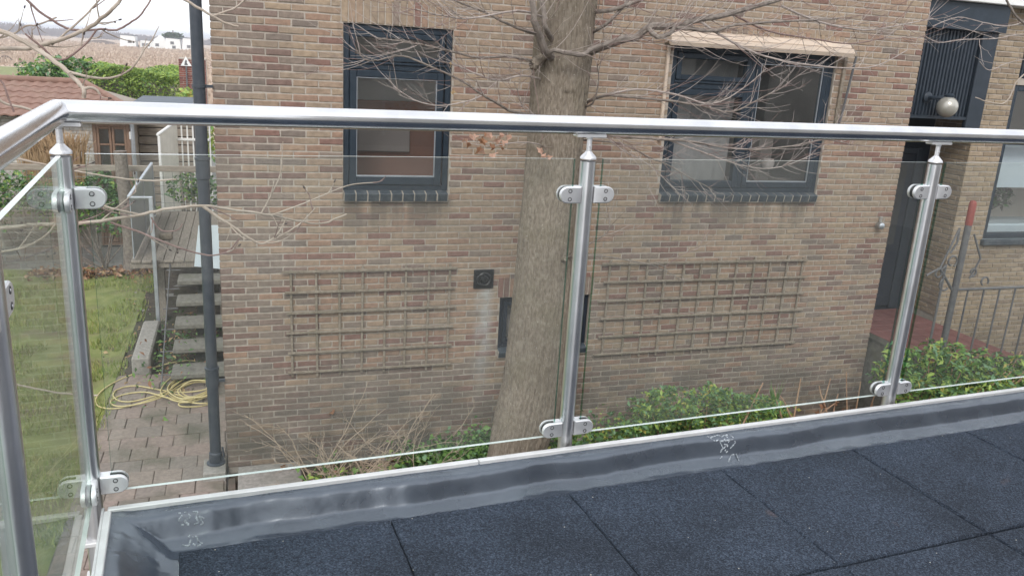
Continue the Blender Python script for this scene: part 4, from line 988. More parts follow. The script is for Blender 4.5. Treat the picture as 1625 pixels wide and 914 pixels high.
def trunk_mesh():
    n, hN = 190, 380; V = []; F = []
    for j_ in range(hN+1):
        z = -.1 + 6.4*j_/hN; x, r = interp(z)
        for k in range(n):
            a = 2*PI*k/n; dx, dy = math.cos(a), math.sin(a)
            f = mn.fractal(Vector((dx*2.0*5, dy*2.0*5, z*2.1)), .9, 2.1, 4)
            big = mn.noise(Vector((dx*1.6, dy*1.6, z*.9)))
            ridge = abs(mn.noise(Vector((dx*9+.5*f, dy*9+.3*f, z*1.6)))); rr = r*(.955+.03*big) + .004*f + .034*min(.35, ridge) + .004*mn.noise(Vector((dx*26, dy*26, z*14)))
            if z > 3.75: rr += .02*max(0, mn.noise(Vector((dx*2.4, dy*2.4, z*3.5))))
            V.append((x+rr*dx, TY+rr*dy, z))
    for j_ in range(hN):
        for k in range(n): F.append((j_*n+k, j_*n+(k+1) % n, (j_+1)*n+(k+1) % n, (j_+1)*n+k))
    q = MB(); q.add(V, F); return q.build('trunk', BARK, tree, smooth=False, fixn=False)
trunk = trunk_mesh(); trunk.data.polygons.foreach_set('use_smooth', [True]*len(trunk.data.polygons))
def smooth_path(P, m=4):
    P = [Vector(p) for p in P]
    if len(P) < 3: return P
    out = []
    for i in range(len(P)-1):
        p0 = P[max(0, i-1)]; p1 = P[i]; p2 = P[i+1]; p3 = P[min(len(P)-1, i+2)]
        for k in range(m):
            t_ = k/m; out.append(.5*((2*p1)+(p2-p0)*t_+(2*p0-5*p1+4*p2-p3)*t_**2+(3*p1-p0-3*p2+p3)*t_**3))
    out.append(P[-1]); return out
def rdir(): 
    v = Vector((random.gauss(0, 1), random.gauss(0, 1), random.gauss(0, 1))); return v.normalized()
def sprout(q, P, r0, L, n, depth, mat=0, up=.5, flat=1.0, buds=None, side=None, budp=.6):
    """thin twigs growing off a path, bending upwards, forking once or twice"""
    N = len(P)
    for _ in range(n):
        i = random.randrange(max(1, int(N*.15)), N); p = P[i]; t_ = (P[i]-P[i-1]).normalized()
        d = rdir(); d = (d - t_*d.dot(t_)).normalized(); d.y *= flat
        d = (t_*random.uniform(.5, 1.3) + d*random.uniform(.4, .8) + (side or Vector((0, 0, 0)))*.5).normalized()
        ln = L*random.uniform(.45, 1.25); m = 5; cur = p.copy(); pts = [cur.copy()]
        for k in range(m):
            d = (d + Vector((0, 0, up*.13)) + rdir()*.12).normalized(); cur = cur + d*(ln/m); pts.append(cur.copy())
        pts = smooth_path(pts, 2); rr = [r0*(1-.62*k/(len(pts)-1)) for k in range(len(pts))]
        q.tube(pts, rr, 4, random.choice(mat) if isinstance(mat, (list, tuple)) else mat, cap=False)
        if buds is not None and random.random() < budp:
            buds.append((pts[-1], d))
        if depth > 0: sprout(q, pts, r0*.72, L*.52, random.randint(0, 2), depth-1, mat, up, flat, buds, side, budp)
def limb(owner, pxs, Ys, r0, r1, twigs, L, mats, name='branch', up=.5, tr=.0027, depth=2, tmats=None, start=None, budp=.0, budmb=None, n=8):
    if not hasattr(Ys, '__len__'): Ys = list(np.linspace(Ys, Ys, len(pxs)))
    elif len(Ys) == 2 and len(pxs) != 2: Ys = list(np.linspace(Ys[0], Ys[1], len(pxs)))
    P = [at(u, v, y_) for (u, v), y_ in zip(pxs, Ys)]
    if start is not None:
        s0 = Vector(start[0]); k_ = max(2, int((P[0]-s0).length/.22)); P = [s0.lerp(P[0], i/k_)+Vector((0, 0, -.05*math.sin(PI*i/k_))) for i in range(k_)]+P
    P = smooth_path(P, 4); P = [p+rdir()*r0*.18 if 0 < i < len(P)-1 else p for i, p in enumerate(P)]
    q = MB(); rr = [r0+(r1-r0)*k/(len(P)-1) for k in range(len(P))]
    q.tube(P, rr, n); o = q.build(name, mats, owner, smooth=True, fixn=False)
    if twigs:
        q = MB(); bd = []; sprout(q, P, tr, L*(1.15 if owner.name.startswith('street') else 1), int(twigs*(1.4 if owner.name.startswith('street') else 1)), depth, [0, 0, 1], up, buds=bd, budp=budp)
        if budp:
            for p, d in bd:
                q.tube([p-d*.003, p+d*.002, p+d*.006, p+d*.011], [.0018, .0034, .003, .0008], 5, 2, cap=False)
        q.build('twig', [tmats[0], tmats[1], BUD] if tmats else [TWIG, TWIGR, BUD], o, kind='stuff', fixn=False)
    return o
T = tree
limb(T, [(893, 92), (868, 86), (856, 60), (848, 32), (845, 0), (838, -40)], [TY, TY-.25, TY-.35, TY-.4, TY-.4, TY-.4], .034, .02, 10, .5, LIMB)
limb(T, [(880, 80), (850, 101), (845, 104)], [TY, TY-.18, TY-.22], .05, .03, 10, .5, BARK)
limb(T, [(880, 70), (866, 46), (863, 20), (858, -10), (850, -50)], [TY-.1, TY-.3, TY-.3, TY-.25, TY-.2], .022, .014, 6, .45, LIMB)
limb(T, [(868, 87), (880, 80), (895, 83), (923, 87), (940, 77), (966, 69), (1003, 60), (1029, 45)], [TY-.27, TY-.33, TY-.36, TY-.36, TY-.3, TY-.3, TY-.32, TY-.3], .018, .016, 7, .4, LIMB)
limb(T, [(925, 88), (945, 78), (975, 68), (1010, 58), (1035, 43), (1075, 42), (1110, 32), (1160, 22), (1210, 8), (1300, -20)], [TY, TY-.2, TY-.3, TY-.35, TY-.4, TY-.42, TY-.45, TY-.45, TY-.4, TY-.3], .036, .018, 26, .55, LIMB)
limb(T, [(1028, 45), (1036, 55), (1050, 59), (1064, 52), (1072, 45), (1095, 47), (1130, 50), (1170, 40), (1240, 35), (1330, 30)], [TY-.4, TY-.45, TY-.47, TY-.47, TY-.45, TY-.45, TY-.5, TY-.5, TY-.5, TY-.45], .022, .008, 22, .5, LIMB)
limb(T, [(1110, 34), (1150, 60), (1200, 85), (1260, 100), (1330, 108), (1390, 105), (1440, 80)], [TY-.45, TY-.5, TY-.55, TY-.5, TY-.4, TY-.3, TY-.2], .010, .004, 16, .4, TWIG)
limb(T, [(1240, 10), (1300, 35), (1370, 48), (1430, 40), (1480, 30)], [TY-.35, TY-.3, TY-.25, TY-.2, TY-.2], .010, .004, 16, .4, TWIG)
limb(T, [(1160, 22), (1220, 50), (1290, 62), (1350, 70), (1405, 60)], [TY-.45, TY-.3, TY-.2, TY-.2, TY-.2], .009, .004, 14, .4, TWIGR)
limb(T, [(925, 165), (960, 152), (1005, 155), (1060, 160), (1110, 168), (1160, 178), (1200, 160), (1240, 140)], [TY, TY-.25, TY-.3, TY-.35, TY-.4, TY-.4, TY-.4, TY-.4], .013, .005, 22, .42, LIMB)
limb(T, [(960, 152), (1010, 142), (1070, 150), (1130, 165), (1180, 140), (1215, 110)], [TY-.25, TY-.3, TY-.35, TY-.4, TY-.4, TY-.4], .009, .004, 14, .38, TWIG)
limb(T, [(920, 170), (940, 165), (950, 130), (948, 105)], [TY, TY-.2, TY-.25, TY-.3], .009, .004, 6, .3, LIMB)
limb(T, [(918, 218), (960, 215), (1030, 220), (1090, 224), (1150, 234), (1200, 238), (1255, 232), (1310, 222), (1350, 230)], [TY, TY-.3, TY-.4, TY-.45, TY-.5, TY-.5, TY-.5, TY-.45, TY-.4], .013, .004, 34, .36, LIMB, up=.75)
limb(T, [(1060, 222), (1110, 240), (1160, 258), (1210, 268), (1250, 262), (1290, 245)], [TY-.4, TY-.45, TY-.5, TY-.5, TY-.5, TY-.5], .007, .003, 18, .3, TWIG, up=.75)
limb(T, [(918, 222), (985, 228), (1030, 250), (1060, 262), (1100, 285), (1130, 300)], [TY, TY-.3, TY-.4, TY-.4, TY-.45, TY-.45], .009, .003, 14, .36, LIMB, up=.2)
limb(T, [(960, 215), (990, 240), (1030, 262), (1070, 300), (1095, 322)], [TY-.3, TY-.35, TY-.4, TY-.4, TY-.4], .005, .002, 8, .25, TWIG, up=.1)
limb(T, [(870, 105), (835, 95), (800, 90), (760, 92), (714, 82), (675, 72), (640, 66), (600, 62)], [TY, TY-.25, TY-.3, TY-.35, TY-.4, TY-.45, TY-.45, TY-.45], .013, .004, 15, .38, LIMB)
limb(T, [(870, 185), (816, 178), (790, 165), (766, 151), (731, 128), (683, 106), (638, 89), (600, 96), (580, 95), (567, 82)], [TY, TY-.2, TY-.3, TY-.4, TY-.45, TY-.5, TY-.5, TY-.5, TY-.5, TY-.5], .012, .003, 15, .32, LIMB)
limb(T, [(766, 151), (745, 160), (700, 168), (660, 160), (625, 138)], [TY-.4, TY-.45, TY-.5, TY-.5, TY-.5], .006, .003, 8, .26, TWIG)
limb(T, [(870, 60), (820, 45), (770, 20), (730, 5), (700, -10)], [TY, TY-.3, TY-.35, TY-.4, TY-.4], .012, .005, 16, .4, LIMB)
limb(T, [(868, 30), (830, 18), (790, 22), (745, 30), (705, 26), (660, 15)], [TY-.2, TY-.35, TY-.45, TY-.5, TY-.5, TY-.5], .009, .004, 18, .4, TWIG)
limb(T, [(870, 130), (830, 120), (790, 128), (750, 115), (715, 100)], [TY, TY-.3, TY-.35, TY-.4, TY-.4], .009, .004, 14, .35, TWIG)
limb(T, [(880, 200), (850, 190), (830, 170), (820, 140)], [TY-.1, TY-.3, TY-.3, TY-.3], .007, .003, 8, .3, LIMB)
limb(T, [(925, 60), (960, 40), (990, 10), (1010, -20)], [TY, TY-.25, TY-.3, TY-.3], .016, .01, 10, .4, LIMB)
limb(T, [(930, 20), (975, 15), (1030, -5), (1080, -30)], [TY, TY-.3, TY-.35, TY-.35], .018, .01, 14, .5, LIMB)
limb(T, [(885, 412), (902, 408), (951, 406), (1000, 414), (1042, 423), (1086, 447)], [TY, TY-.22, TY-.3, TY-.3, TY-.35, TY-.35], .008, .003, 5, .25, LIMB)
limb(T, [(1055, 424), (1080, 405), (1105, 395), (1117, 380)], [TY-.35, TY-.36, TY-.36, TY-.36], .0045, .002, 4, .14, TWIGR)
limb(T, [(895, 405), (931, 390), (964, 368), (968, 348)], [TY, TY-.25, TY-.3, TY-.3], .006, .003, 7, .3, LIMB)
limb(T, [(880, 410), (898, 411)], [TY-.1, TY-.28], .035, .02, 0, 0, BARK, name='burr')
# withered leaves still on the tree
def dry_leaf(owner, p, s, m, name='leaf'):
    q = MB(); R = Matrix.Rotation(random.uniform(0, 6.28), 3, 'Z') @ Matrix.Rotation(random.uniform(.5, 1.9), 3, 'X') @ Matrix.Rotation(random.uniform(0, 6.28), 3, 'Z')
    n = 10; V = [Vector((0, 0, 0))]
    for k in range(n):
        a = 2*PI*k/n; r = s*(.62 if k % 2 else 1)*random.uniform(.8, 1.15)*(1.25 if k == 0 else 1); V.append(Vector((r*math.cos(a), r*.75*math.sin(a), s*.35*math.cos(2*a)+random.uniform(-.1, .2)*s)))
    q.add([Vector(p)+R @ v for v in V], [(0, k, k % n+1) for k in range(1, n+1)]); return q.build(name, m, owner, fixn=False, smooth=True)
limb(T, [(868, 235), (850, 228), (820, 226), (780, 232), (745, 228)], [TY, TY-.3, TY-.35, TY-.4, TY-.4], .006, .002, 6, .2, TWIG)
for (u, v) in [(742, 222), (752, 214), (762, 226), (770, 218), (780, 232), (788, 222), (797, 236), (803, 228), (775, 212), (758, 236), (792, 214), (745, 232), (766, 240), (783, 243), (809, 218)]:
    dry_leaf(T, at(u+random.uniform(-4, 4), v+random.uniform(-3, 3), TY-.42+random.uniform(-.1, .1)), .041, random.choice([L_PINK, L_PINK, L_BROWN]))
for (u, v) in [(858, 240), (864, 248), (871, 250)]: dry_leaf(T, at(u, v, TY-.38), .032, L_PINK)
for (u, v) in [(715, 104), (718, 148), (721, 145)]: dry_leaf(T, at(u, v, TY-.45), .024, L_TAN)

# ================================================================== BARE BRANCHES REACHING IN FROM THE LEFT
lt = thing('garden_tree', 'pale bare tree with budded branches reaching in at the left', 'tree', (-3.2, 3.6, 0))
trunkp = [Vector((-3.2, 3.7, -.1)), Vector((-3.15, 3.7, 1.2)), Vector((-3.22, 3.65, 2.6)), Vector((-3.1, 3.6, 4.2)), Vector((-3.15, 3.5, 6))]
q = MB(); q.tube(smooth_path(trunkp, 6), list(np.linspace(.12, .05, 25)), 14); q.build('trunk', ASHB, lt, smooth=True)
S = lambda z: [(-3.15, 3.62, z)]
AK = dict(tmats=[ASHB, TWIGR], budp=.5, depth=1, tr=.0028)
limb(lt, [(-60, 25), (0, 49), (30, 62), (60, 79), (85, 96), (105, 113), (120, 128), (132, 141), (133, 156)], [3.6, 3.5, 3.45, 3.4, 3.35, 3.3, 3.3, 3.25, 3.25], .013, .007, 5, .16, ASHB, start=S(3.9), **AK)
limb(lt, [(132, 142), (143, 139), (152, 142), (158, 150)], 3.25, .006, .004, 1, .08, ASHB, **AK)
limb(lt, [(-60, 82), (0, 78), (45, 77), (75, 70), (110, 58), (140, 45), (158, 32), (175, 18), (185, 9), (197, -8)], [3.7, 3.6, 3.6, 3.55, 3.5, 3.5, 3.45, 3.4, 3.4, 3.4], .010, .006, 6, .2, ASHB, start=S(3.7), **AK)
limb(lt, [(-20, -60), (40, -2), (62, 18), (85, 34), (105, 45), (128, 49), (160, 47), (185, 48), (205, 38), (225, 22), (241, -4)], [3.6, 3.6, 3.6, 3.6, 3.6, 3.6, 3.6, 3.6, 3.6, 3.6, 3.6], .007, .003, 6, .14, TWIGR, start=S(4.8), **AK)
limb(lt, [(82, 72), (105, 52), (125, 35), (145, 15), (162, -4)], 3.55, .004, .003, 2, .1, ASHB, **AK)
limb(lt, [(105, 113), (122, 118), (140, 122), (160, 125), (185, 122), (207, 110), (222, 92), (229, 78)], 3.3, .0055, .0025, 3, .08, ASHB, **AK)
limb(lt, [(83, 94), (100, 95), (117, 86), (140, 66), (153, 48)], 3.4, .004, .003, 2, .06, TWIGR, **AK)
limb(lt, [(84, 94), (70, 78), (55, 66), (40, 54)], 3.4, .004, .003, 3, .08, TWIGR, **AK)
limb(lt, [(-40, 60), (0, 60), (25, 52), (40, 42), (60, 40), (90, 28)], 3.7, .005, .003, 5, .12, ASHB, start=S(4.1), **AK)
limb(lt, [(-30, 150), (0, 128), (15, 160), (22, 178)], 3.1, .005, .003, 2, .1, TWIGR, start=S(3.5), **AK)
limb(lt, [(-30, 150), (10, 165), (40, 172), (60, 180)], 3.2, .006, .004, 4, .12, ASHB, start=S(3.5), **AK)
limb(lt, [(-40, 368), (0, 362), (45, 358), (90, 355), (140, 353), (215, 342), (260, 333), (320, 326), (360, 332), (420, 340), (470, 350), (510, 355), (550, 340)], [3.3, 3.2, 3.1, 3.0, 3.0, 3.0, 3.0, 3.0, 3.05, 3.1, 3.15, 3.2, 3.2], .011, .003, 6, .16, ASHB, start=S(3.0), **AK)
limb(lt, [(322, 327), (345, 344), (370, 360), (395, 378), (417, 387), (440, 372), (455, 345)], 3.0, .006, .0025, 3, .12, ASHB, **AK)
limb(lt, [(417, 387), (450, 372), (480, 352), (500, 330)], 3.0, .0035, .002, 1, .1, ASHB, **AK)
limb(lt, [(415, 338), (430, 310), (445, 275), (449, 225)], 3.1, .0035, .0018, 1, .06, ASHB, **AK)
limb(lt, [(430, 342), (490, 320), (550, 295), (592, 290)], [3.1, 3.1, 3.1, 3.1], .003, .0016, 2, .07, ASHB, **AK)
limb(lt, [(-30, 240), (30, 253), (75, 262), (110, 270), (170, 280), (230, 287), (280, 285)], 3.3, .006, .003, 4, .12, ASHB, start=S(3.4), **AK)
limb(lt, [(120, 320), (160, 326), (190, 334), (220, 340)], 3.0, .004, .003, 3, .1, ASHB, **AK)
limb(lt, [(175, 353), (215, 366), (250, 380), (290, 395), (330, 405), (360, 400), (380, 378)], 3.0, .0042, .0022, 3, .08, TWIGR, **AK)
limb(lt, [(240, 345), (255, 365), (280, 366), (290, 355)], 3.0, .003, .002, 1, .05, TWIGR, **AK)
limb(lt, [(-30, 590), (10, 606), (60, 617), (110, 625), (155, 627)], 2.9, .006, .003, 3, .1, ASHB, start=S(2.2), **AK)
limb(lt, [(0, 400), (40, 392), (75, 372), (95, 345)], 3.0, .004, .003, 2, .1, ASHB, **AK)
limb(lt, [(-80, -60), (150, -70), (245, -28), (290, -2), (330, 22), (360, 38), (378, 43)], [3.5, 3.4, 3.3, 3.3, 3.3, 3.3, 3.3], .009, .004, 4, .1, ASHB, start=S(5.0), **AK)
limb(lt, [(338, 26), (355, 20), (375, 12), (392, -5)], 3.3, .004, .003, 2, .08, ASHB, **AK)

# second crown at the right edge
rt_ = thing('bare_tree', 'bare tree with thin pale twigs reaching in at the upper right corner', 'tree', (9.4, 5.2, 0))
q = MB(); q.tube(smooth_path([(9.4, 5.2, -.1), (9.35, 5.2, 2), (9.42, 5.2, 4), (9.4, 5.15, 6.2)], 6), list(np.linspace(.13, .06, 19)), 12); q.build('trunk', LIMB, rt_, smooth=True)
limb(rt_, [(1660, 95), (1630, 115), (1612, 132), (1602, 155), (1590, 165), (1565, 161), (1548, 155)], 5.4, .010, .004, 5, .25, ASHB, start=[(9.38, 5.2, 4.4)])
limb(rt_, [(1680, 70), (1625, 55), (1580, 62), (1530, 63), (1490, 68), (1466, 56)], 5.6, .008, .003, 16, .35, TWIG, start=[(9.38, 5.2, 4.6)])
limb(rt_, [(1690, 20), (1640, 30), (1600, 42), (1560, 36), (1520, 28), (1480, 42)], 5.7, .008, .003, 16, .35, TWIG, start=[(9.38, 5.2, 4.9)])
limb(rt_, [(1660, 60), (1622, 35), (1605, 15), (1590, -15)], 5.3, .014, .008, 4, .25, LIMB, start=[(9.38, 5.2, 4.3)])
limb(rt_, [(1690, 110), (1640, 95), (1600, 100), (1570, 112), (1555, 98)], 5.5, .006, .003, 10, .25, TWIG, start=[(9.38, 5.2, 4.2)])

# ================================================================== PLANTS ALONG THE WALL
def stems(t, base, tops, r, m, name='stem', n=5):
    q = MB()
    for p in tops:
        b0 = Vector(base)+Vector((random.gauss(0, .06), random.gauss(0, .06), 0)); p = Vector(p); mid = b0.lerp(p, .5)+Vector((random.gauss(0, .05), random.gauss(0, .05), .04))
        q.tube(smooth_path([b0, mid, p], 3), r, n, cap=False)
    q.build(name, m, t, fixn=False, kind='stuff')
def shrub(name, label, cat, blobs, size, mats, w, aspect=.42, per=900, group=None, stemmat=DRYSTEM):
    c0 = blobs[0][0]; t = thing(name, label, cat, (c0[0], c0[1], 0), group)
    P = np.concatenate([blob(c, r, int(per*r[0]*r[2]/.06)) for c, r in blobs]); P = P[P[:, 2] > .02]
    P = P[P[:, 1] < FY-.02]
    leaves(P, size, mats, w, aspect, parent=t)
    tops = []
    for c, r in blobs: tops += [blob(c, r, 1)[0] for _ in range(6)]
    stems(t, (c0[0], c0[1], 0), tops, .006, stemmat); return t
yb = 6.75
def bl(u, v, Y, rx, rz, ry=.3): p = at(u, v, Y); return ((p.x, p.y, p.z), (rx, ry, rz))
_cl = []
for k in range(64):
    u = random.uniform(1000, 1250); top = 598 + abs(u-1105)*.42 + (10 if u < 1030 else 0) + random.gauss(0, 9)
    v = random.uniform(top, 688); _cl.append(bl(u, v, random.uniform(6.35, 6.95), random.uniform(.07, .13), random.uniform(.05, .1), random.uniform(.07, .12)))
t = thing('garden_shrub', 'loose light green shrub against the wall right of the tree', 'shrub', (4.5, 6.7, 0))
leaves(np.concatenate([blob(c, r, 66, .2) for c, r in _cl]), .05, [L_MID, L_BLUE, L_LIME, L_YEL, L_DARK], [4, 4, 2.6, .7, 1.4], .42, parent=t)
for k in range(14):
    c = _cl[k*4][0]; q = MB(); b0 = Vector((4.45+(c[0]-4.45)*.55, 6.7, 0)); q.tube(smooth_path([b0, b0.lerp(Vector(c), .55)+rdir()*.05, Vector(c)], 3), [.008, .0075, .007, .006, .0055, .005, .004], 5, cap=False); q.build('stem', DRYSTEM, t, fixn=False)
shrub('evergreen_shrub', 'dense glossy evergreen shrub in front of the porch step', 'shrub',
      [bl(1480, 590, 6.2, .38, .25), bl(1420, 600, 6.2, .2, .2), bl(1540, 590, 6.3, .42, .22), bl(1600, 590, 6.4, .4, .18), bl(1480, 630, 5.9, .4, .2), bl(1560, 625, 6.0, .4, .2), bl(1630, 615, 6.1, .3, .2), bl(1440, 565, 6.35, .16, .1), bl(1500, 558, 6.45, .18, .12), bl(1660, 600, 6.3, .4, .25)],
      .078, [L_MID, L_DARK, L_LIME, L_YEL, L_BLUE], [4, 2.5, 2.6, .8, 2], .36, 420)
def carpet(name, label, pts, size, mats, w, n, spread, group=None, h=.1, mast=1):
    t = thing(name, label, 'ground cover', pts[0], group); P = []
    for (x, y, z) in pts:
        k = rng.normal(size=(n, 3))*np.array(spread); P.append(np.array([x, y, 0])+np.stack([k[:, 0], k[:, 1], np.abs(k[:, 2])*1+z*rng.random(n)], 1))
    P = np.concatenate(P); P = P[(P[:, 1] < FY-.03)]
    leaves(P, size, mats, w, .7, parent=t); return t
carpet('ivy', 'dark green ivy at the foot of the wall just left of the tree', [(1.85, 6.9, .34), (2.1, 6.85, .36), (1.6, 7.0, .26), (2.2, 7.2, .3)], .05, [L_DARK, L_MID, L_BLUE], [3, 3, 1], 620, (.12, .14, .05))
carpet('ground_cover', 'low green and yellow leafy ground cover right of the tree trunk', [(x, 6.7+random.uniform(-.25, .3), .46) for x in np.arange(2.95, 4.5, .13)], .048, [L_MID, L_DARK, L_LIME, L_YEL, L_BLUE], [4, 3, 2, .6, 2], 420, (.1, .2, .07))
carpet('low_plants', 'yellow-green leafy plants between the shrub and the dry stems', [(x, 6.75+random.uniform(-.25, .3), .5-.04*(x-4.5)) for x in np.arange(4.2, 5.55, .13)], .05, [L_MID, L_DARK, L_LIME, L_YEL, L_BROWN], [4, 3, 3, .9, .4], 380, (.1, .2, .06))
carpet('bramble_leaves', 'green leaves under the dry brambles left of the tree', [(x, 6.9+random.uniform(-.2, .2), .16) for x in np.arange(.6, 1.7, .16)], .055, [L_MID, L_DARK, L_LIME, L_BROWN], [4, 3, 2, .4], 120, (.1, .16, .06))
# dry brambles
t = thing('bramble_bush', 'tangle of dry leafless brambles at the foot of the wall', 'bush', (1.0, 6.9, 0))
for k in range(84):
    q = MB(); p = Vector((random.uniform(.4, 1.75), random.uniform(6.6, 7.35), 0)); d = Vector((random.uniform(-.8, .9), random.uniform(-.5, .2), random.uniform(.5, 1.3))).normalized(); ln = random.uniform(.3, .8) if k > 12 else random.uniform(.8, 1.15); pts = [p]
    for m in range(7):
        d = (d+rdir()*.25+Vector((0, 0, -.11))).normalized(); pts.append(pts[-1]+d*ln/7)
        if pts[-1].z < .02: pts[-1].z = .02
    pts = [Vector((p_.x, min(p_.y, FY-.03), p_.z)) for p_ in pts]
    pts = smooth_path(pts, 2); q.tube(pts, [.0056*(1-.6*i/len(pts)) for i in range(len(pts))], 5, cap=False); bsp = q.build('cane', BRAMBLE, t, fixn=False)
    q = MB(); sprout(q, pts, .0026, .17, 6, 1, 0, .1); q.build('twig', BRAMBLE, bsp, kind='stuff', fixn=False)
# dry hydrangea stems and yellow spear
t = thing('dry_hydrangea', 'upright dry reddish stems by the wall near the porch step', 'plant', (6.0, 6.7, 0))
for (u, v, u2, v2) in [(1290, 690, 1318, 600), (1310, 690, 1310, 655), (1320, 670, 1330, 625), (1345, 672, 1343, 590), (1350, 685, 1366, 605), (1375, 665, 1400, 598), (1240, 660, 1228, 615), (1262, 650, 1271, 600), (1300, 660, 1325, 640), (1335, 690, 1349, 650), (1372, 690, 1385, 640), (1252, 655, 1238, 628), (1195, 640, 1211, 607), (1308, 640, 1300, 612)]:
    a = at(u, v, 6.5); c = at(u2, v2, 6.55); a0 = a+(a-c)*1.2; q = MB(); q.tube(smooth_path([a0, a, a.lerp(c, .5)+rdir()*.012, c], 3), list(np.linspace(.0105, .006, 10)), 6); q.build('stem', DRYSTEM, t, fixn=False)
for k in range(10):
    dry_leaf(t, at(random.uniform(1290, 1380), random.uniform(640, 672), 6.5), .045, L_BROWN)
t = thing('spear_leaf_plant', 'small upright green spear-leaved plant against the wall', 'plant', (5.6, 7.1, 0))
for k in range(9):
    p = at(1228, 645, 7.0); e = p+Vector((random.uniform(-.09, .09), random.uniform(-.06, .06), random.uniform(.18, .36))); q = MB(); s_ = Vector((.011, .004, 0)); b0 = Vector((p.x+random.gauss(0, .02), p.y, 0)); mid = p.lerp(e, .4)
    q.add([b0-s_, b0+s_, mid+s_*1.1, e, mid-s_*1.1], [(0, 1, 2, 4), (4, 2, 3)]); q.build('blade', L_MID, t, fixn=False)
# loose leaves
t = tag(dry_leaf(None, at(527, 653, FY-.02), .04, L_BROWN, 'dry_leaf'), 'orange dry leaf caught on the bricks above the brambles', 'leaf', 'loose dry leaves')
t = tag(dry_leaf(None, Vector((.3, 7.38, .085)), .04, L_BROWN, 'dry_leaf'), 'orange dry leaf lying on the concrete slab by the wall', 'leaf', 'loose dry leaves')

# ================================================================== LEFT GARDEN
# hose
GZ = .035
hp = [(338, 588), (318, 576), (300, 572), (270, 576), (235, 586), (200, 598), (172, 612), (156, 626), (152, 638), (160, 646), (185, 648), (220, 640), (265, 624), (305, 608), (335, 596), (344, 606), (325, 622), (295, 632), (275, 628), (272, 615), (292, 602), (322, 596), (338, 606), (330, 622), (300, 630), (276, 624), (274, 612), (300, 600), (334, 600), (340, 614), (318, 628), (288, 632), (270, 622), (285, 606), (318, 594), (336, 600), (330, 616), (296, 622), (262, 620), (215, 612), (186, 618), (180, 628), (190, 636), (215, 636), (262, 622), (288, 604), (322, 588), (338, 598), (334, 620), (300, 636), (284, 640), (290, 645), (320, 644), (345, 636), (322, 640), (290, 636), (268, 626), (270, 612), (290, 598), (316, 590), (334, 596), (338, 612), (324, 628), (300, 634), (280, 630), (266, 618), (276, 604), (302, 594), (330, 596), (342, 608), (338, 622), (316, 634), (292, 630), (282, 620), (296, 610), (320, 606), (340, 612), (330, 628), (300, 638), (272, 634), (255, 622), (268, 602), (300, 586), (332, 582), (346, 600), (336, 620), (306, 630), (284, 634), (262, 630), (230, 622), (196, 626), (176, 636), (184, 644), (214, 642), (256, 630), (284, 612), (312, 600), (336, 604), (342, 618), (320, 630), (296, 628), (286, 616), (304, 604), (328, 604)]
P = []
for i, (u, v) in enumerate(hp):
    p = atz(u, v, GZ + .10*min(1, i/len(hp))*(.5+.5*math.sin(i*1.3)) * (1 if 250 < u else .3)); P.append(p)
q = MB(); q.tube(smooth_path(P, 5), .0082, 7); o = q.build('garden_hose', YHOSE, smooth=True, fixn=False); tag(o, 'yellow garden hose lying in loose coils on the paving by the steps', 'hose')
# stairs and deck
TREAD = pm('tread_concrete', (0.145, 0.138, 0.12), (0.21, 0.2, 0.175), 22, 0.92, 0.5, 100, c3=(0.13, 0.135, 0.09), s3=3)
t = thing('garden_stairs', 'mossy concrete garden steps climbing to the wooden deck', 'stairs', (-.5, 10.5, 0))
for k in range(5):
    y = 9.72+.415*k; z = .17*(k+1)
    q = MB(); q.box((-.86, y, z-.07), (-.225, y+.36, z), 0, .012); q.build('tread', TREAD, t)
q = MB(); q.prism([(9.95, -.05), (11.85, .72), (11.85, .55), (10.3, -.05)], -.62, -.5, 'X'); q.build('stringer', CONCD, t)
for k in range(6):
    q = MB(); q.tube([(-1.02, 9.9+k*.37, .1+.16*k), (-.84, 9.9+k*.37, .1+.16*k)], .008, 6); q.build('rail_stub', IRON, t)
q = MB(); q.tube([(-.97, 9.75, .05), (-.97, 11.9, 1.02)], .009, 8); q.build('side_rail', IRON, t)
t = thing('kerb_block', 'rough pale concrete kerb block beside the garden steps', 'kerb')
q = MB(); q.box((-1.33, 10.15, -.05), (-1.12, 11.6, .24), 0, .02); q.build('block', CONC, t)
leaves(np.concatenate([np.array([[-.9, 10.6, .1]])+rng.normal(size=(520, 3))*np.array([.25, .7, .12]), np.array([[-.6, 11.0, .25]])+rng.normal(size=(240, 3))*np.array([.2, .5, .15])]), .06, [L_DARK, L_MID, L_BROWN, L_TAN], [3, 2, 1, .8], name='ground_ivy')
bpy.data.objects['ground_ivy']['kind'] = 'stuff'
t = thing('wooden_deck', 'weathered grey plank deck at the top of the garden steps', 'deck', (-.9, 13.5, 0))
k = 0; x = -1.46
while x < -.25:
    q = MB(); q.box((x, 11.78+random.uniform(-.01, .01), 1.0), (x+.128, 15.3, 1.03), 0, .004); q.build('plank', DECKW, t); x += .136
q = MB(); q.box((-1.47, 11.8, .92), (-.24, 11.86, .995), 0, .006); q.build('front_joist', DECKW, t)
for (x, y) in ((-1.15, 12.4), (-.3, 11.95), (-1.42, 15.1), (-.3, 15.1)):
    q = MB(); q.box((x-.05, y-.05, -.05), (x+.05, y+.05, .995)); q.build('leg', DECKW, t)
t = thing('wood_offcut', 'short chunk of firewood lying on the deck', 'log')
p = atz(263, 378, 1.05); q = MB(); q.box((p.x-.09, p.y-.07, 1.031), (p.x+.09, p.y+.08, 1.12), 0, .02, Matrix.Rotation(.2, 3, 'Z')); q.build('log', SLAT, t)
bal = thing('deck_balustrade', 'grey panelled steel balustrade along the left side of the deck', 'balustrade', (-1.45, 12, 1))
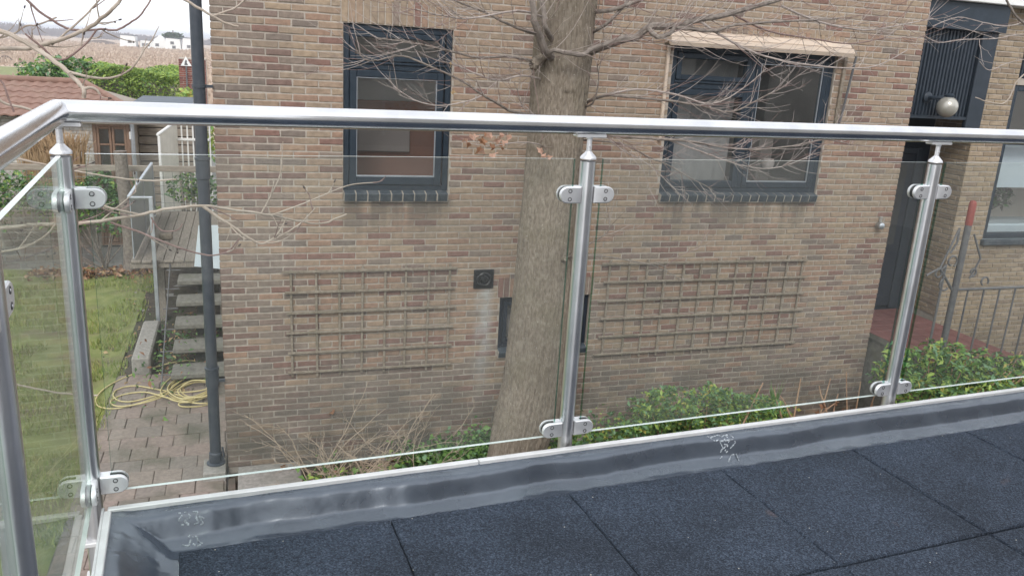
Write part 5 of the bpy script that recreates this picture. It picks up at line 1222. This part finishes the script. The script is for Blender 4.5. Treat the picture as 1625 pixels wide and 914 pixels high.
p0, p1 = at(210, 307, 12.0), at(252, 248, 13.7)
xl = -1.42; zt = p0.z
q = MB(); q.box((xl-.02, 11.7, zt-.02), (xl+.02, 14.9, zt+.02), 0, .004); q.build('top_rail', GALV, bal)
q = MB(); q.box((xl+.022, 11.7, zt-.02), (xl+.27, 11.735, zt+.008), 0, .004); q.build('front_rail', GALV, bal)
q = MB(); q.box((xl+.24, 11.69, .08), (xl+.29, 11.74, zt+.006), 0, .004); q.build('front_post', GALV, bal)
q = MB(); q.box((xl-.006, 11.8, 1.06), (xl+.006, 14.9, zt-.022)); q.build('panel', GREYPANEL, bal)
for y in (13.4, 14.88):
    q = MB(); q.box((xl-.018, y-.018, 1.03), (xl+.018, y+.018, zt-.021)); q.build('post', GALV, bal)
t = thing('side_panel', 'pale blue-grey panel standing at the house side of the deck', 'panel')
q = MB(); q.prism([(-.66, .95), (-.28, .9), (-.28, 1.52), (-.58, 1.52)], 11.74, 11.765, 'Y'); q.prism([(11.77, 1.04), (12.9, 1.04), (12.9, 1.5), (11.77, 1.5)], -.3, -.28, 'X'); q.build('panel', PALEPANEL, t)
# wire fence with top rail
fn = thing('wire_fence', 'wire mesh garden fence with a pale wooden top rail', 'fence', (-2, 15.25, 0))
FYB = 15.45
q = MB(); q.box((-6.5, FYB-.03, 1.70), (-.25, FYB+.03, 1.80), 0, .006); q.build('top_rail', GREYW, fn)
q = MB()
for x in np.arange(-6.4, -.25, .15): q.tube([(x, FYB, .05), (x, FYB, 1.7)], .004, 3, cap=False)
for z in np.arange(.1, 1.7, .15): q.tube([(-6.4, FYB-.005, z), (-.25, FYB-.005, z)], .004, 3, cap=False)
q.build('wire_mesh', WIRE, fn, kind='stuff', fixn=False)
for x in (-5.8, -4.1, -2.75, -.6):
    q = MB(); q.box((x-.045, FYB+.035, -.05), (x+.045, FYB+.12, 1.78), 0, .006); q.build('post', GREYW, fn)
pt = at(205, 360, 15.0)
t = thing('tree_stump_post', 'dark weathered tree trunk standing in front of the wire fence', 'tree', (pt.x, 15.0, 0))
q = MB(); q.tube(smooth_path([(pt.x-.02, 15.0, -.05), (pt.x, 15.0, .6), (pt.x-.03, 15.0, 1.3), (pt.x-.06, 15.02, 2.1)], 5), [.14, .13, .125, .12, .12, .115, .115, .11, .11, .11, .105, .105, .1, .1, .1, .1][:16], 12); q.build('trunk', LIMB, t, smooth=True)
iv = [(x_, 15.3, 1.15+.25*math.sin(x_*5)) for x_ in np.arange(-4.6, -1.6, .33)] + [(-2.6, 15.3, 1.25), (-2.3, 15.35, 1.35), (-2.9, 15.3, 1.3), (-1.9, 15.3, 1.2), (-2.1, 15.2, .95)]
t = thing('fence_ivy', 'ivy climbing over the wire fence beside the dark trunk', 'ivy', (-2.4, 15.3, 0))
leaves(np.concatenate([blob(c, (.3, .12, .33), 190) for c in iv]), .075, [L_DARK, L_MID, L_BLUE, L_LIME], [3, 3, 2, .7], .7, parent=t); stems(t, (-2.3, 15.3, 0), iv, .01, LIMB)
t = thing('leafy_bush', 'dark leafy bush behind the deck in front of the white gate', 'bush', (-.85, 15.6, 0))
leaves(np.concatenate([blob(c, (.3, .15, .25), 260) for c in [(-1.0, 15.62, 1.38), (-.75, 15.62, 1.45), (-.55, 15.65, 1.3)]]), .07, [L_DARK, L_MID, L_BLUE, L_LIME], [3, 3, 2, .7], .6, parent=t); stems(t, (-.85, 15.6, 0), [(-1, 15.62, 1.4), (-.7, 15.6, 1.4)], .01, LIMB)
t = thing('leafy_bush', 'green bush with pale grass plumes left of the shed door', 'bush', (-3.6, 16.3, 0))
leaves(np.concatenate([blob(c, (.45, .3, .35), 300) for c in [(-3.7, 16.2, 1.3), (-4.4, 16.2, 1.35), (-3.2, 16.25, 1.15)]]), .08, [L_DARK, L_MID, L_BLUE, L_LIME], [3, 3, 2, .7], .6, parent=t); stems(t, (-3.7, 16.2, 0), [(-3.7, 16.2, 1.3), (-4.3, 16.2, 1.3)], .012, LIMB)
q = MB()
PLUME = pm('straw_plume', (0.5, 0.36, 0.22), (0.42, 0.29, 0.17), 14, 0.85)
for k in range(420):
    a = at(random.uniform(42, 130), 262, 16.2); e = a+Vector((random.gauss(0, .16), random.gauss(0, .1), random.uniform(.25, .62))); q.tube([a+Vector((0, 0, -.5)), a.lerp(e, .6)+Vector((0, 0, .05)), e], [.008, .009, .004], 3, cap=False)
q.build('plume', PLUME, t, kind='stuff', fixn=False)
t = thing('leaf_litter', 'reddish-brown fallen leaves along the foot of the wire fence', 'leaf litter', (-2, 14.9, 0)); 
P = np.stack([rng.uniform(-3.4, -1.4, 900), rng.normal(14.9, .16, 900), .04+.05*rng.random(900)], 1); leaves(P, .075, [L_BROWN, HEAP, L_TAN, DRYSTEM], [3, 2, .5, 2], .6, parent=t); t['kind'] = 'stuff'
P = np.stack([rng.uniform(-1.8, -1.35, 70), rng.uniform(10.2, 14.4, 70), .03+.03*rng.random(70)], 1); o = leaves(P, .045, [L_TAN, L_BROWN, HEAP, CONC], [2, 1, 1, 1.2], .6, name='fallen_leaves')
# brick shed with a terracotta roof
sh = thing('garden_shed', 'grey brick garden shed with a terracotta tiled roof', 'shed', (-3.4, 18, 0))
SX0, SX1, SYF, SYB = -6.4, -1.9, 17.15, 20.0
HW = [(-2.62, -1.98, -.1, 2.34), (-3.75, -3.1, 1.55, 2.3)]
q = MB(); wallbox(q, SX0, SX1, -.1, 2.5, HW, SYF+.008, SYF+.12); q.add([(SX1, SYF+.008, -.1), (SX1, SYB, -.1), (SX1, SYB, 2.5), (SX1, SYF+.008, 2.5)], [(0, 1, 2, 3)]); q.add([(SX0, SYB, -.1), (SX1, SYB, -.1), (SX1, SYB, 2.5), (SX0, SYB, 2.5)], [(3, 2, 1, 0)]); q.build('wall', MORTAR, sh, fixn=False)
COURSE_S = COURSE
pieces = lay(SX0, SX1, .9, 2.5, .02, HW)
pieces = [p for p in pieces if -4.6 < p[0]]
place_bricks(pieces, lambda x, z: (Vector((x, SYF, z)), 0), sh, GBR, lambda x, z: random.randrange(3), 12, 220)
q = MB(); q.box((SX0+.3, SYF+1, -.1), (SX1-.2, SYB-.1, .02)); q.build('shed_floor', CONCD, sh)
dr = link('door', None, sh, -woff(sh)); OFF[dr.name] = Vector((0, 0, 0))
x0, x1 = HW[0][0], HW[0][1]
q = MB(); ring(q, x0+.002, x1-.002, .0, 2.335, .06, SYF+.0, SYF+.1); q.build('frame', BROWNW, dr)
xm = (x0+x1)/2
for a, c in ((x0+.063, xm-.004), (xm+.004, x1-.063)):
    q = MB(); ring(q, a, c, .065, 2.272, .045, SYF+.01, SYF+.06); q.box((a+.046, SYF+.012, 1.93), (c-.046, SYF+.058, 1.96)); q.box((a+.046, SYF+.012, 1.05), (c-.046, SYF+.058, 1.1)); q.build('leaf_frame', BROWNW, dr)
    q = MB(); q.box((a+.04, SYF+.03, .1), (c-.04, SYF+.04, 1.05)); q.build('panel', BROWNW, dr)
    pane(dr, a+.046, c-.046, 1.1, 2.22, SYF+.035)
wn_ = link('window', None, sh, -woff(sh)); OFF[wn_.name] = Vector((0, 0, 0))
x0, x1, z0, z1 = HW[1]
q = MB(); ring(q, x0+.002, x1-.002, z0+.002, z1-.002, .05, SYF, SYF+.08); q.box(((x0+x1)/2-.02, SYF+.005, z0+.05), ((x0+x1)/2+.02, SYF+.075, z1-.05)); q.box((x0+.05, SYF+.007, (z0+z1)/2-.015), (x1-.05, SYF+.073, (z0+z1)/2+.015)); q.build('frame', BROWNW, wn_)
pane(wn_, x0+.05, x1-.05, z0+.05, z1-.05, SYF+.04)
q = MB(); q.tube([(-1.93, SYF-.05, .3), (-1.93, SYF-.05, 2.4)], .035, 8); q.build('gutter_pipe', GALV, sh, smooth=True)
q = MB(); q.box((-1.99, SYF-.06, 2.05), (-1.92, SYF-.001, 2.2), 0, .01); q.build('lantern', WHITE, sh)
EY, EZ, RY_, RZ_ = SYF-.25, 2.47, 18.75, 2.97; EX1 = SX1+.25; HX_ = -2.95
def roof_z(y): return EZ+(RZ_-EZ)*(y-EY)/(RY_-EY)
rf = link('roof', None, sh, -woff(sh)); OFF[rf.name] = Vector((0, 0, 0))
q = MB(); V = [(SX0-.2, EY, EZ-.03), (EX1, EY, EZ-.03), (HX_, RY_, RZ_-.03), (SX0-.2, RY_, RZ_-.03), (EX1, 20.3, EZ-.03), (SX0-.2, 20.3, EZ-.03)]
q.add(V, [(0, 1, 2, 3), (1, 4, 2), (4, 5, 3, 2)]); q.build('roof_deck', GREYW, rf, fixn=False)
rows = 6; tile_cache = {}
for r_ in range(rows):
    ya = EY+(RY_-EY)*r_/rows; yb_ = EY+(RY_-EY)*(r_+1)/rows; xr = EX1+(HX_-EX1)*(r_+.5)/rows
    x = SX0-.2
    while x < xr-.1:
        if x > -5.6:
            q = MB(); n = 6; V = []; 
            for s_ in range(2):
                for k in range(n+1):
                    u = k/n; y_ = (ya-.05, yb_)[s_]; V.append((x+u*.2, y_, roof_z(y_)+.012*math.sin(u*2*PI)+.018-(.018 if s_ else -.004)))
            for k in range(n+1): V.append((V[k][0], V[k][1], V[k][2]-.025))
            F = [(k, k+1, n+2+k, n+1+k) for k in range(n)]+[(2*n+2+k, 2*n+3+k, k+1, k) for k in range(n)]
            q.add(V, F); q.build('roof_tile', ROOFT, rf, smooth=False, fixn=False)
        x += .2
q = MB(); q.tube([(SX0-.2, RY_, RZ_+.02), (HX_, RY_, RZ_+.02)], .07, 10); q.build('ridge_tile', ROOFT, rf, smooth=True)
q = MB(); q.tube([(HX_, RY_, RZ_+.02), (EX1, EY, EZ+.02)], .06, 10); q.build('hip_tile', ROOFT, rf, smooth=True)
# flat roofed plank shed
t = thing('plank_shed', 'low grey plank shed with a flat felt roof behind the deck', 'shed', (-1.3, 18.5, 0))
q = MB(); q.box((-1.88, 17.75, -.05), (-.9, 19.6, 2.42)); q.build('core', GASKET, t)
for k in range(13):
    q = MB(); q.box((-1.9, 17.7, .25+k*.165), (-.88, 17.745, .25+k*.165+.15), 0, .012); q.build('plank', GREYW, t)
q = MB(); q.box((-1.95, 17.55, 2.44), (-.84, 19.75, 2.66), 0, .01); q.build('fascia', FRAME, t)
q = MB(); q.box((-1.97, 17.53, 2.662), (-.86, 19.77, 2.70)); q.build('roof_felt', FELT, t)
q = MB(); q.box((-.858, 17.52, 2.6), (-.82, 19.8, 2.74), 0, .006); q.build('roof_trim', WHITE, t)
# white gate
t = thing('white_gate', 'cream white slatted gate with a boarded side behind the deck', 'gate', (-.95, 16.2, 0))
a = at(254, 215, 16.0); c = at(281, 192, 16.9)
gx0, gx1 = -1.4, -.66; gz0, gz1 = 1.2, at(318, 194, 16.9).z
q = MB(); 
for k in range(5):
    u0, u1 = k/5+.004, (k+1)/5-.004
    V = [(gx0+.27*u, 16.0+.9*u+dy, z) for dy in (0, .03) for (u, z) in ((u0, .1), (u1, .1), (u1, a.z+(gz1-a.z)*u1), (u0, a.z+(gz1-a.z)*u0))]
    q = MB(); q.add(V, [(0, 1, 2, 3), (7, 6, 5, 4), (0, 4, 5, 1), (1, 5, 6, 2), (2, 6, 7, 3), (3, 7, 4, 0)]); q.build('side_board', CREAMW, t)
q = MB(); q.tube([(gx0+.0, 15.985, a.z+.01), (gx0+.275, 16.92, gz1+.01)], .026, 6); q.build('side_rail', WHITE, t)
q = MB(); q.box((gx0+.0, 15.96, 0), (gx0+.045, 15.998, a.z-.02), 0, .005); q.build('post', WHITE, t)
for z in (gz1, gz1-.33, gz1-.9):
    q = MB(); q.box((gx0, 16.87, z-.025), (gx1+.1, 16.9, z+.02), 0, .004); q.build('cross_rail', WHITE, t)
x = gx0+.33
while x < gx1+.1:
    q = MB(); q.box((x, 16.905, .1), (x+.028, 16.93, gz1-.0), 0, .004); q.build('gate_bar', WHITE, t); x += .1
q = MB(); q.box((gx1, 16.85, 0), (gx1+.05, 16.868, gz1+.02), 0, .004); q.build('post', WHITE, t)
# hedge, bushes, brick pier with sign
def hedge(name, label, x0, x1, y0, y1, z1, n, size, mats, w, cat='hedge'):
    t = thing(name, label, cat, ((x0+x1)/2, (y0+y1)/2, 0))
    u = rng.random((n, 3)); P = np.array([x0, y0, .1])+u*np.array([x1-x0, y1-y0, z1-.1])
    face = rng.random(n); P[:, 1] = np.where(face < .4, y0+.25*rng.random(n)**2, P[:, 1]); P[:, 2] = np.where(face > .5, z1-.3*rng.random(n)**2, P[:, 2])
    P += .12*np.stack([np.sin(P[:, 2]*5+P[:, 0]*3), np.sin(P[:, 0]*4), np.sin(P[:, 0]*2.7+P[:, 1]*1.3)], 1)
    leaves(P, size, mats, w, .5, parent=t); q = MB()
    q.box((x0+.25, y0+.3, 0), (x1-.25, y1-.3, z1-.35), 0, .1); q.build('trunk', LIMB, t); return t
hedge('hedge', 'long clipped bright green hedge at the end of the gardens', -4.3, -1.72, 27, 30, 2.92, 22000, .085, [L_HEDGE, L_LIME, L_MID, L_DARK], [5, 4, 2, .8])
t = thing('big_bush', 'large rounded dark green bush at the left end of the hedge', 'bush', (-5.1, 28, 0))
leaves(np.concatenate([blob(c, r, n_) for c, r, n_ in [((-5.2, 28, 2.0), (.95, .9, 1.15), 2600), ((-4.6, 28.3, 2.2), (.8, .8, .95), 1700), ((-5.8, 28.2, 1.8), (.6, .7, 1.1), 1200)]]), .16, [L_MID, L_BLUE, L_LIME, L_DARK], [4, 3, 1.2, 3], .5, parent=t)
stems(t, (-5.1, 28, 0), [(-5.2, 28, 2.4), (-4.6, 28.3, 2.4), (-5.8, 28.2, 2.2)], .04, LIMB)
t = thing('yellow_bush', 'small yellow-green bush below the red brick pier', 'bush', (-1.2, 23.5, 0))
leaves(np.concatenate([blob((-1.25, 23.5, 2.1), (.35, .4, .55), 700), blob((-1.0, 23.4, 1.5), (.4, .4, .8), 700)]), .13, [L_LIME, L_YEL, L_MID], [3, 2, 2], .5, parent=t); stems(t, (-1.2, 23.5, 0), [(-1.25, 23.5, 2.2), (-1, 23.4, 1.7)], .02, LIMB)
pr = thing('brick_pier', 'red brick garden pier at the right end of the hedge', 'pier', (-1.2, 26.3, 0))
RED_ = [masonry('pier_brick_%d' % i, c, fleck=.2) for i, c in enumerate([(.2, .075, .062), (.16, .06, .055), (.24, .09, .07)])]
pa, pb_ = at(283, 92, 26.0), at(326, 92, 26.0)
q = MB(); q.box((pa.x+.005, 26.01, -.1), (pb_.x, 26.6, pa.z)); q.build('core', MORTAR, pr)
place_bricks(lay(pa.x, pb_.x, 1.5, pa.z, 0, []), lambda x, z: (Vector((x, 26, z)), 0), pr, RED_, lambda x, z: random.randrange(3), 6, 60)
ps = at(295, 99, 25.95)
t = thing('triangle_sign', 'small white triangular sign with a dark figure on the red brick pier', 'sign', (ps.x, 25.97, ps.z))
s_ = .15
q = MB(); q.prism([(ps.x-s_, ps.z-.11), (ps.x+s_, ps.z-.11), (ps.x, ps.z+.16)], 25.97, 25.985, 'Y'); q.build('plate', WHITE, t)
q = MB(); q.prism([(ps.x-.045, ps.z-.085), (ps.x+.05, ps.z-.085), (ps.x+.02, ps.z-.01), (ps.x+.03, ps.z+.03), (ps.x, ps.z+.07), (ps.x-.025, ps.z+.02)], 25.962, 25.969, 'Y'); q.build('figure', IRON, t)
q = MB(); q.box((ps.x-.02, 25.94, 1.2), (ps.x+.02, 25.96, ps.z-.115)); q.build('sign_post', IRON, t)
# far chalets
FARG = 'white chalets across the field'
def chalet(u0, u1, vt, vb, gable, label, Y=250, wins=((.35, .5),)):
    a = at(u0, vb, Y); c = at(u1, vt, Y); h = c.z; w = c.x-a.x; t = thing('chalet', label, 'chalet', ((a.x+c.x)/2, Y+3, 0), FARG)
    q = MB()
    if gable: q.prism([(a.x, -.1), (c.x, -.1), (c.x, h*.6), ((a.x+c.x)/2, h), (a.x, h*.6)], Y, Y+6, 'Y')
    else: q.prism([(a.x, -.1), (c.x, -.1), (c.x-w*.06, h*.93), (a.x+w*.08, h)], Y, Y+6, 'Y')
    q.build('wall', WHITE, t)
    for wx, wz in wins:
        q = MB(); q.box((a.x+w*wx-.45, Y-.06, h*wz-.4), (a.x+w*wx+.45, Y-.02, h*wz+.35)); q.build('window', IRON, t)
    q = MB(); q.box((a.x-.1, Y-.1, h*.995) if not gable else (a.x-.1, Y-.08, h*.58), (c.x+.1, Y+6, h*1.03) if not gable else (a.x+.3, Y+6, h*.62)); q.build('roof_edge', FELT, t)
chalet(190, 215, 57, 74.5, False, 'white chalet standing alone, leftmost across the field', wins=((.62, .5),))
chalet(222, 243, 65, 77, False, 'low white chalet with the lowest roof, second across the field', 252, wins=((.6, .45), (.3, .45)))
chalet(243, 264, 57, 78, True, 'white gabled chalet in the middle across the field', 250, wins=((.3, .3),))
chalet(262, 287, 62, 79, False, 'white chalet in front of the dark conifer across the field', 248, wins=((.45, .6), (.55, .25)))
chalet(289, 312, 62, 80, False, 'white chalet nearest the brick house corner across the field', 246, wins=((.45, .35),))
pc = at(275, 62, 262); t = thing('conifer', 'dark spreading conifer behind the white chalets', 'tree', (pc.x, 262, 0))
q = MB(); q.tube([(pc.x, 262, 0), (pc.x, 262, 5.2)], [.3, .15], 6); q.build('trunk', LIMB, t)
leaves(blob((pc.x, 262, at(275, 58, 262).z), (2.6, 1.5, .95), 900, .2), .8, [CONIFER, L_DARK], [2, 1], .4, parent=t)
q = MB(); p = atz(160, 71, 0.0); 
V = [(p.x-6+12*i/20, p.y+3*j_-3, max(0, 1.3*math.sin(PI*i/20)*(1-abs(j_-1)*.9)+.25*mn.noise(Vector((i*.7, j_, 0))))-.02) for j_ in range(3) for i in range(21)]
q.add(V, [(j_*21+i, j_*21+i+1, (j_+1)*21+i+1, (j_+1)*21+i) for j_ in range(2) for i in range(20)]); o = q.build('earth_heap', HEAP, smooth=True, fixn=False); tag(o, 'long dark earth heap on the dry field left of the lone chalet', 'earth heap')
p = atz(9, 99, 0.0); q = MB()
V = [(p.x-1+2*i/8, p.y+j_-1, max(0, .75*math.sin(PI*i/8)*(1-abs(j_-1)*.9))-.02) for j_ in range(3) for i in range(9)]
q.add(V, [(j_*9+i, j_*9+i+1, (j_+1)*9+i+1, (j_+1)*9+i) for j_ in range(2) for i in range(8)]); o = q.build('earth_heap', HEAP, smooth=True, fixn=False); tag(o, 'small dark earth heap on the green meadow at the far left', 'earth heap')

# thin winter haze over the plain
hz = bpy.data.materials.new('haze'); hz.use_nodes = True; hn = hz.node_tree.nodes; hn.remove(hn['Principled BSDF'])
pv = hn.new('ShaderNodeVolumePrincipled'); pv.inputs['Color'].default_value = (.93, .95, 1, 1); pv.inputs['Density'].default_value = 0.0009
hz.node_tree.links.new(pv.outputs[0], hn['Material Output'].inputs['Volume'])
q = MB(); q.box((-2600, -600, -1.1), (2600, 5100, 9.5)); o = q.build('haze', hz); o['kind'] = 'stuff'

for nm, lb, ct in (('grass', 'short patchy yellow-green grass of the garden lawn', 'grass'), ('reeds', 'dry straw-coloured stalks over the far field', 'reeds'),
                   ('far_wood', 'hazy bare wood along the horizon at the far left', 'wood'), ('ground_ivy', 'ivy and dead leaves on the soil under the garden steps', 'ground cover'),
                   ('fallen_leaves', 'small scattered dead leaves at the right edge of the lawn', 'leaf litter')):
    tag(bpy.data.objects[nm], lb, ct)
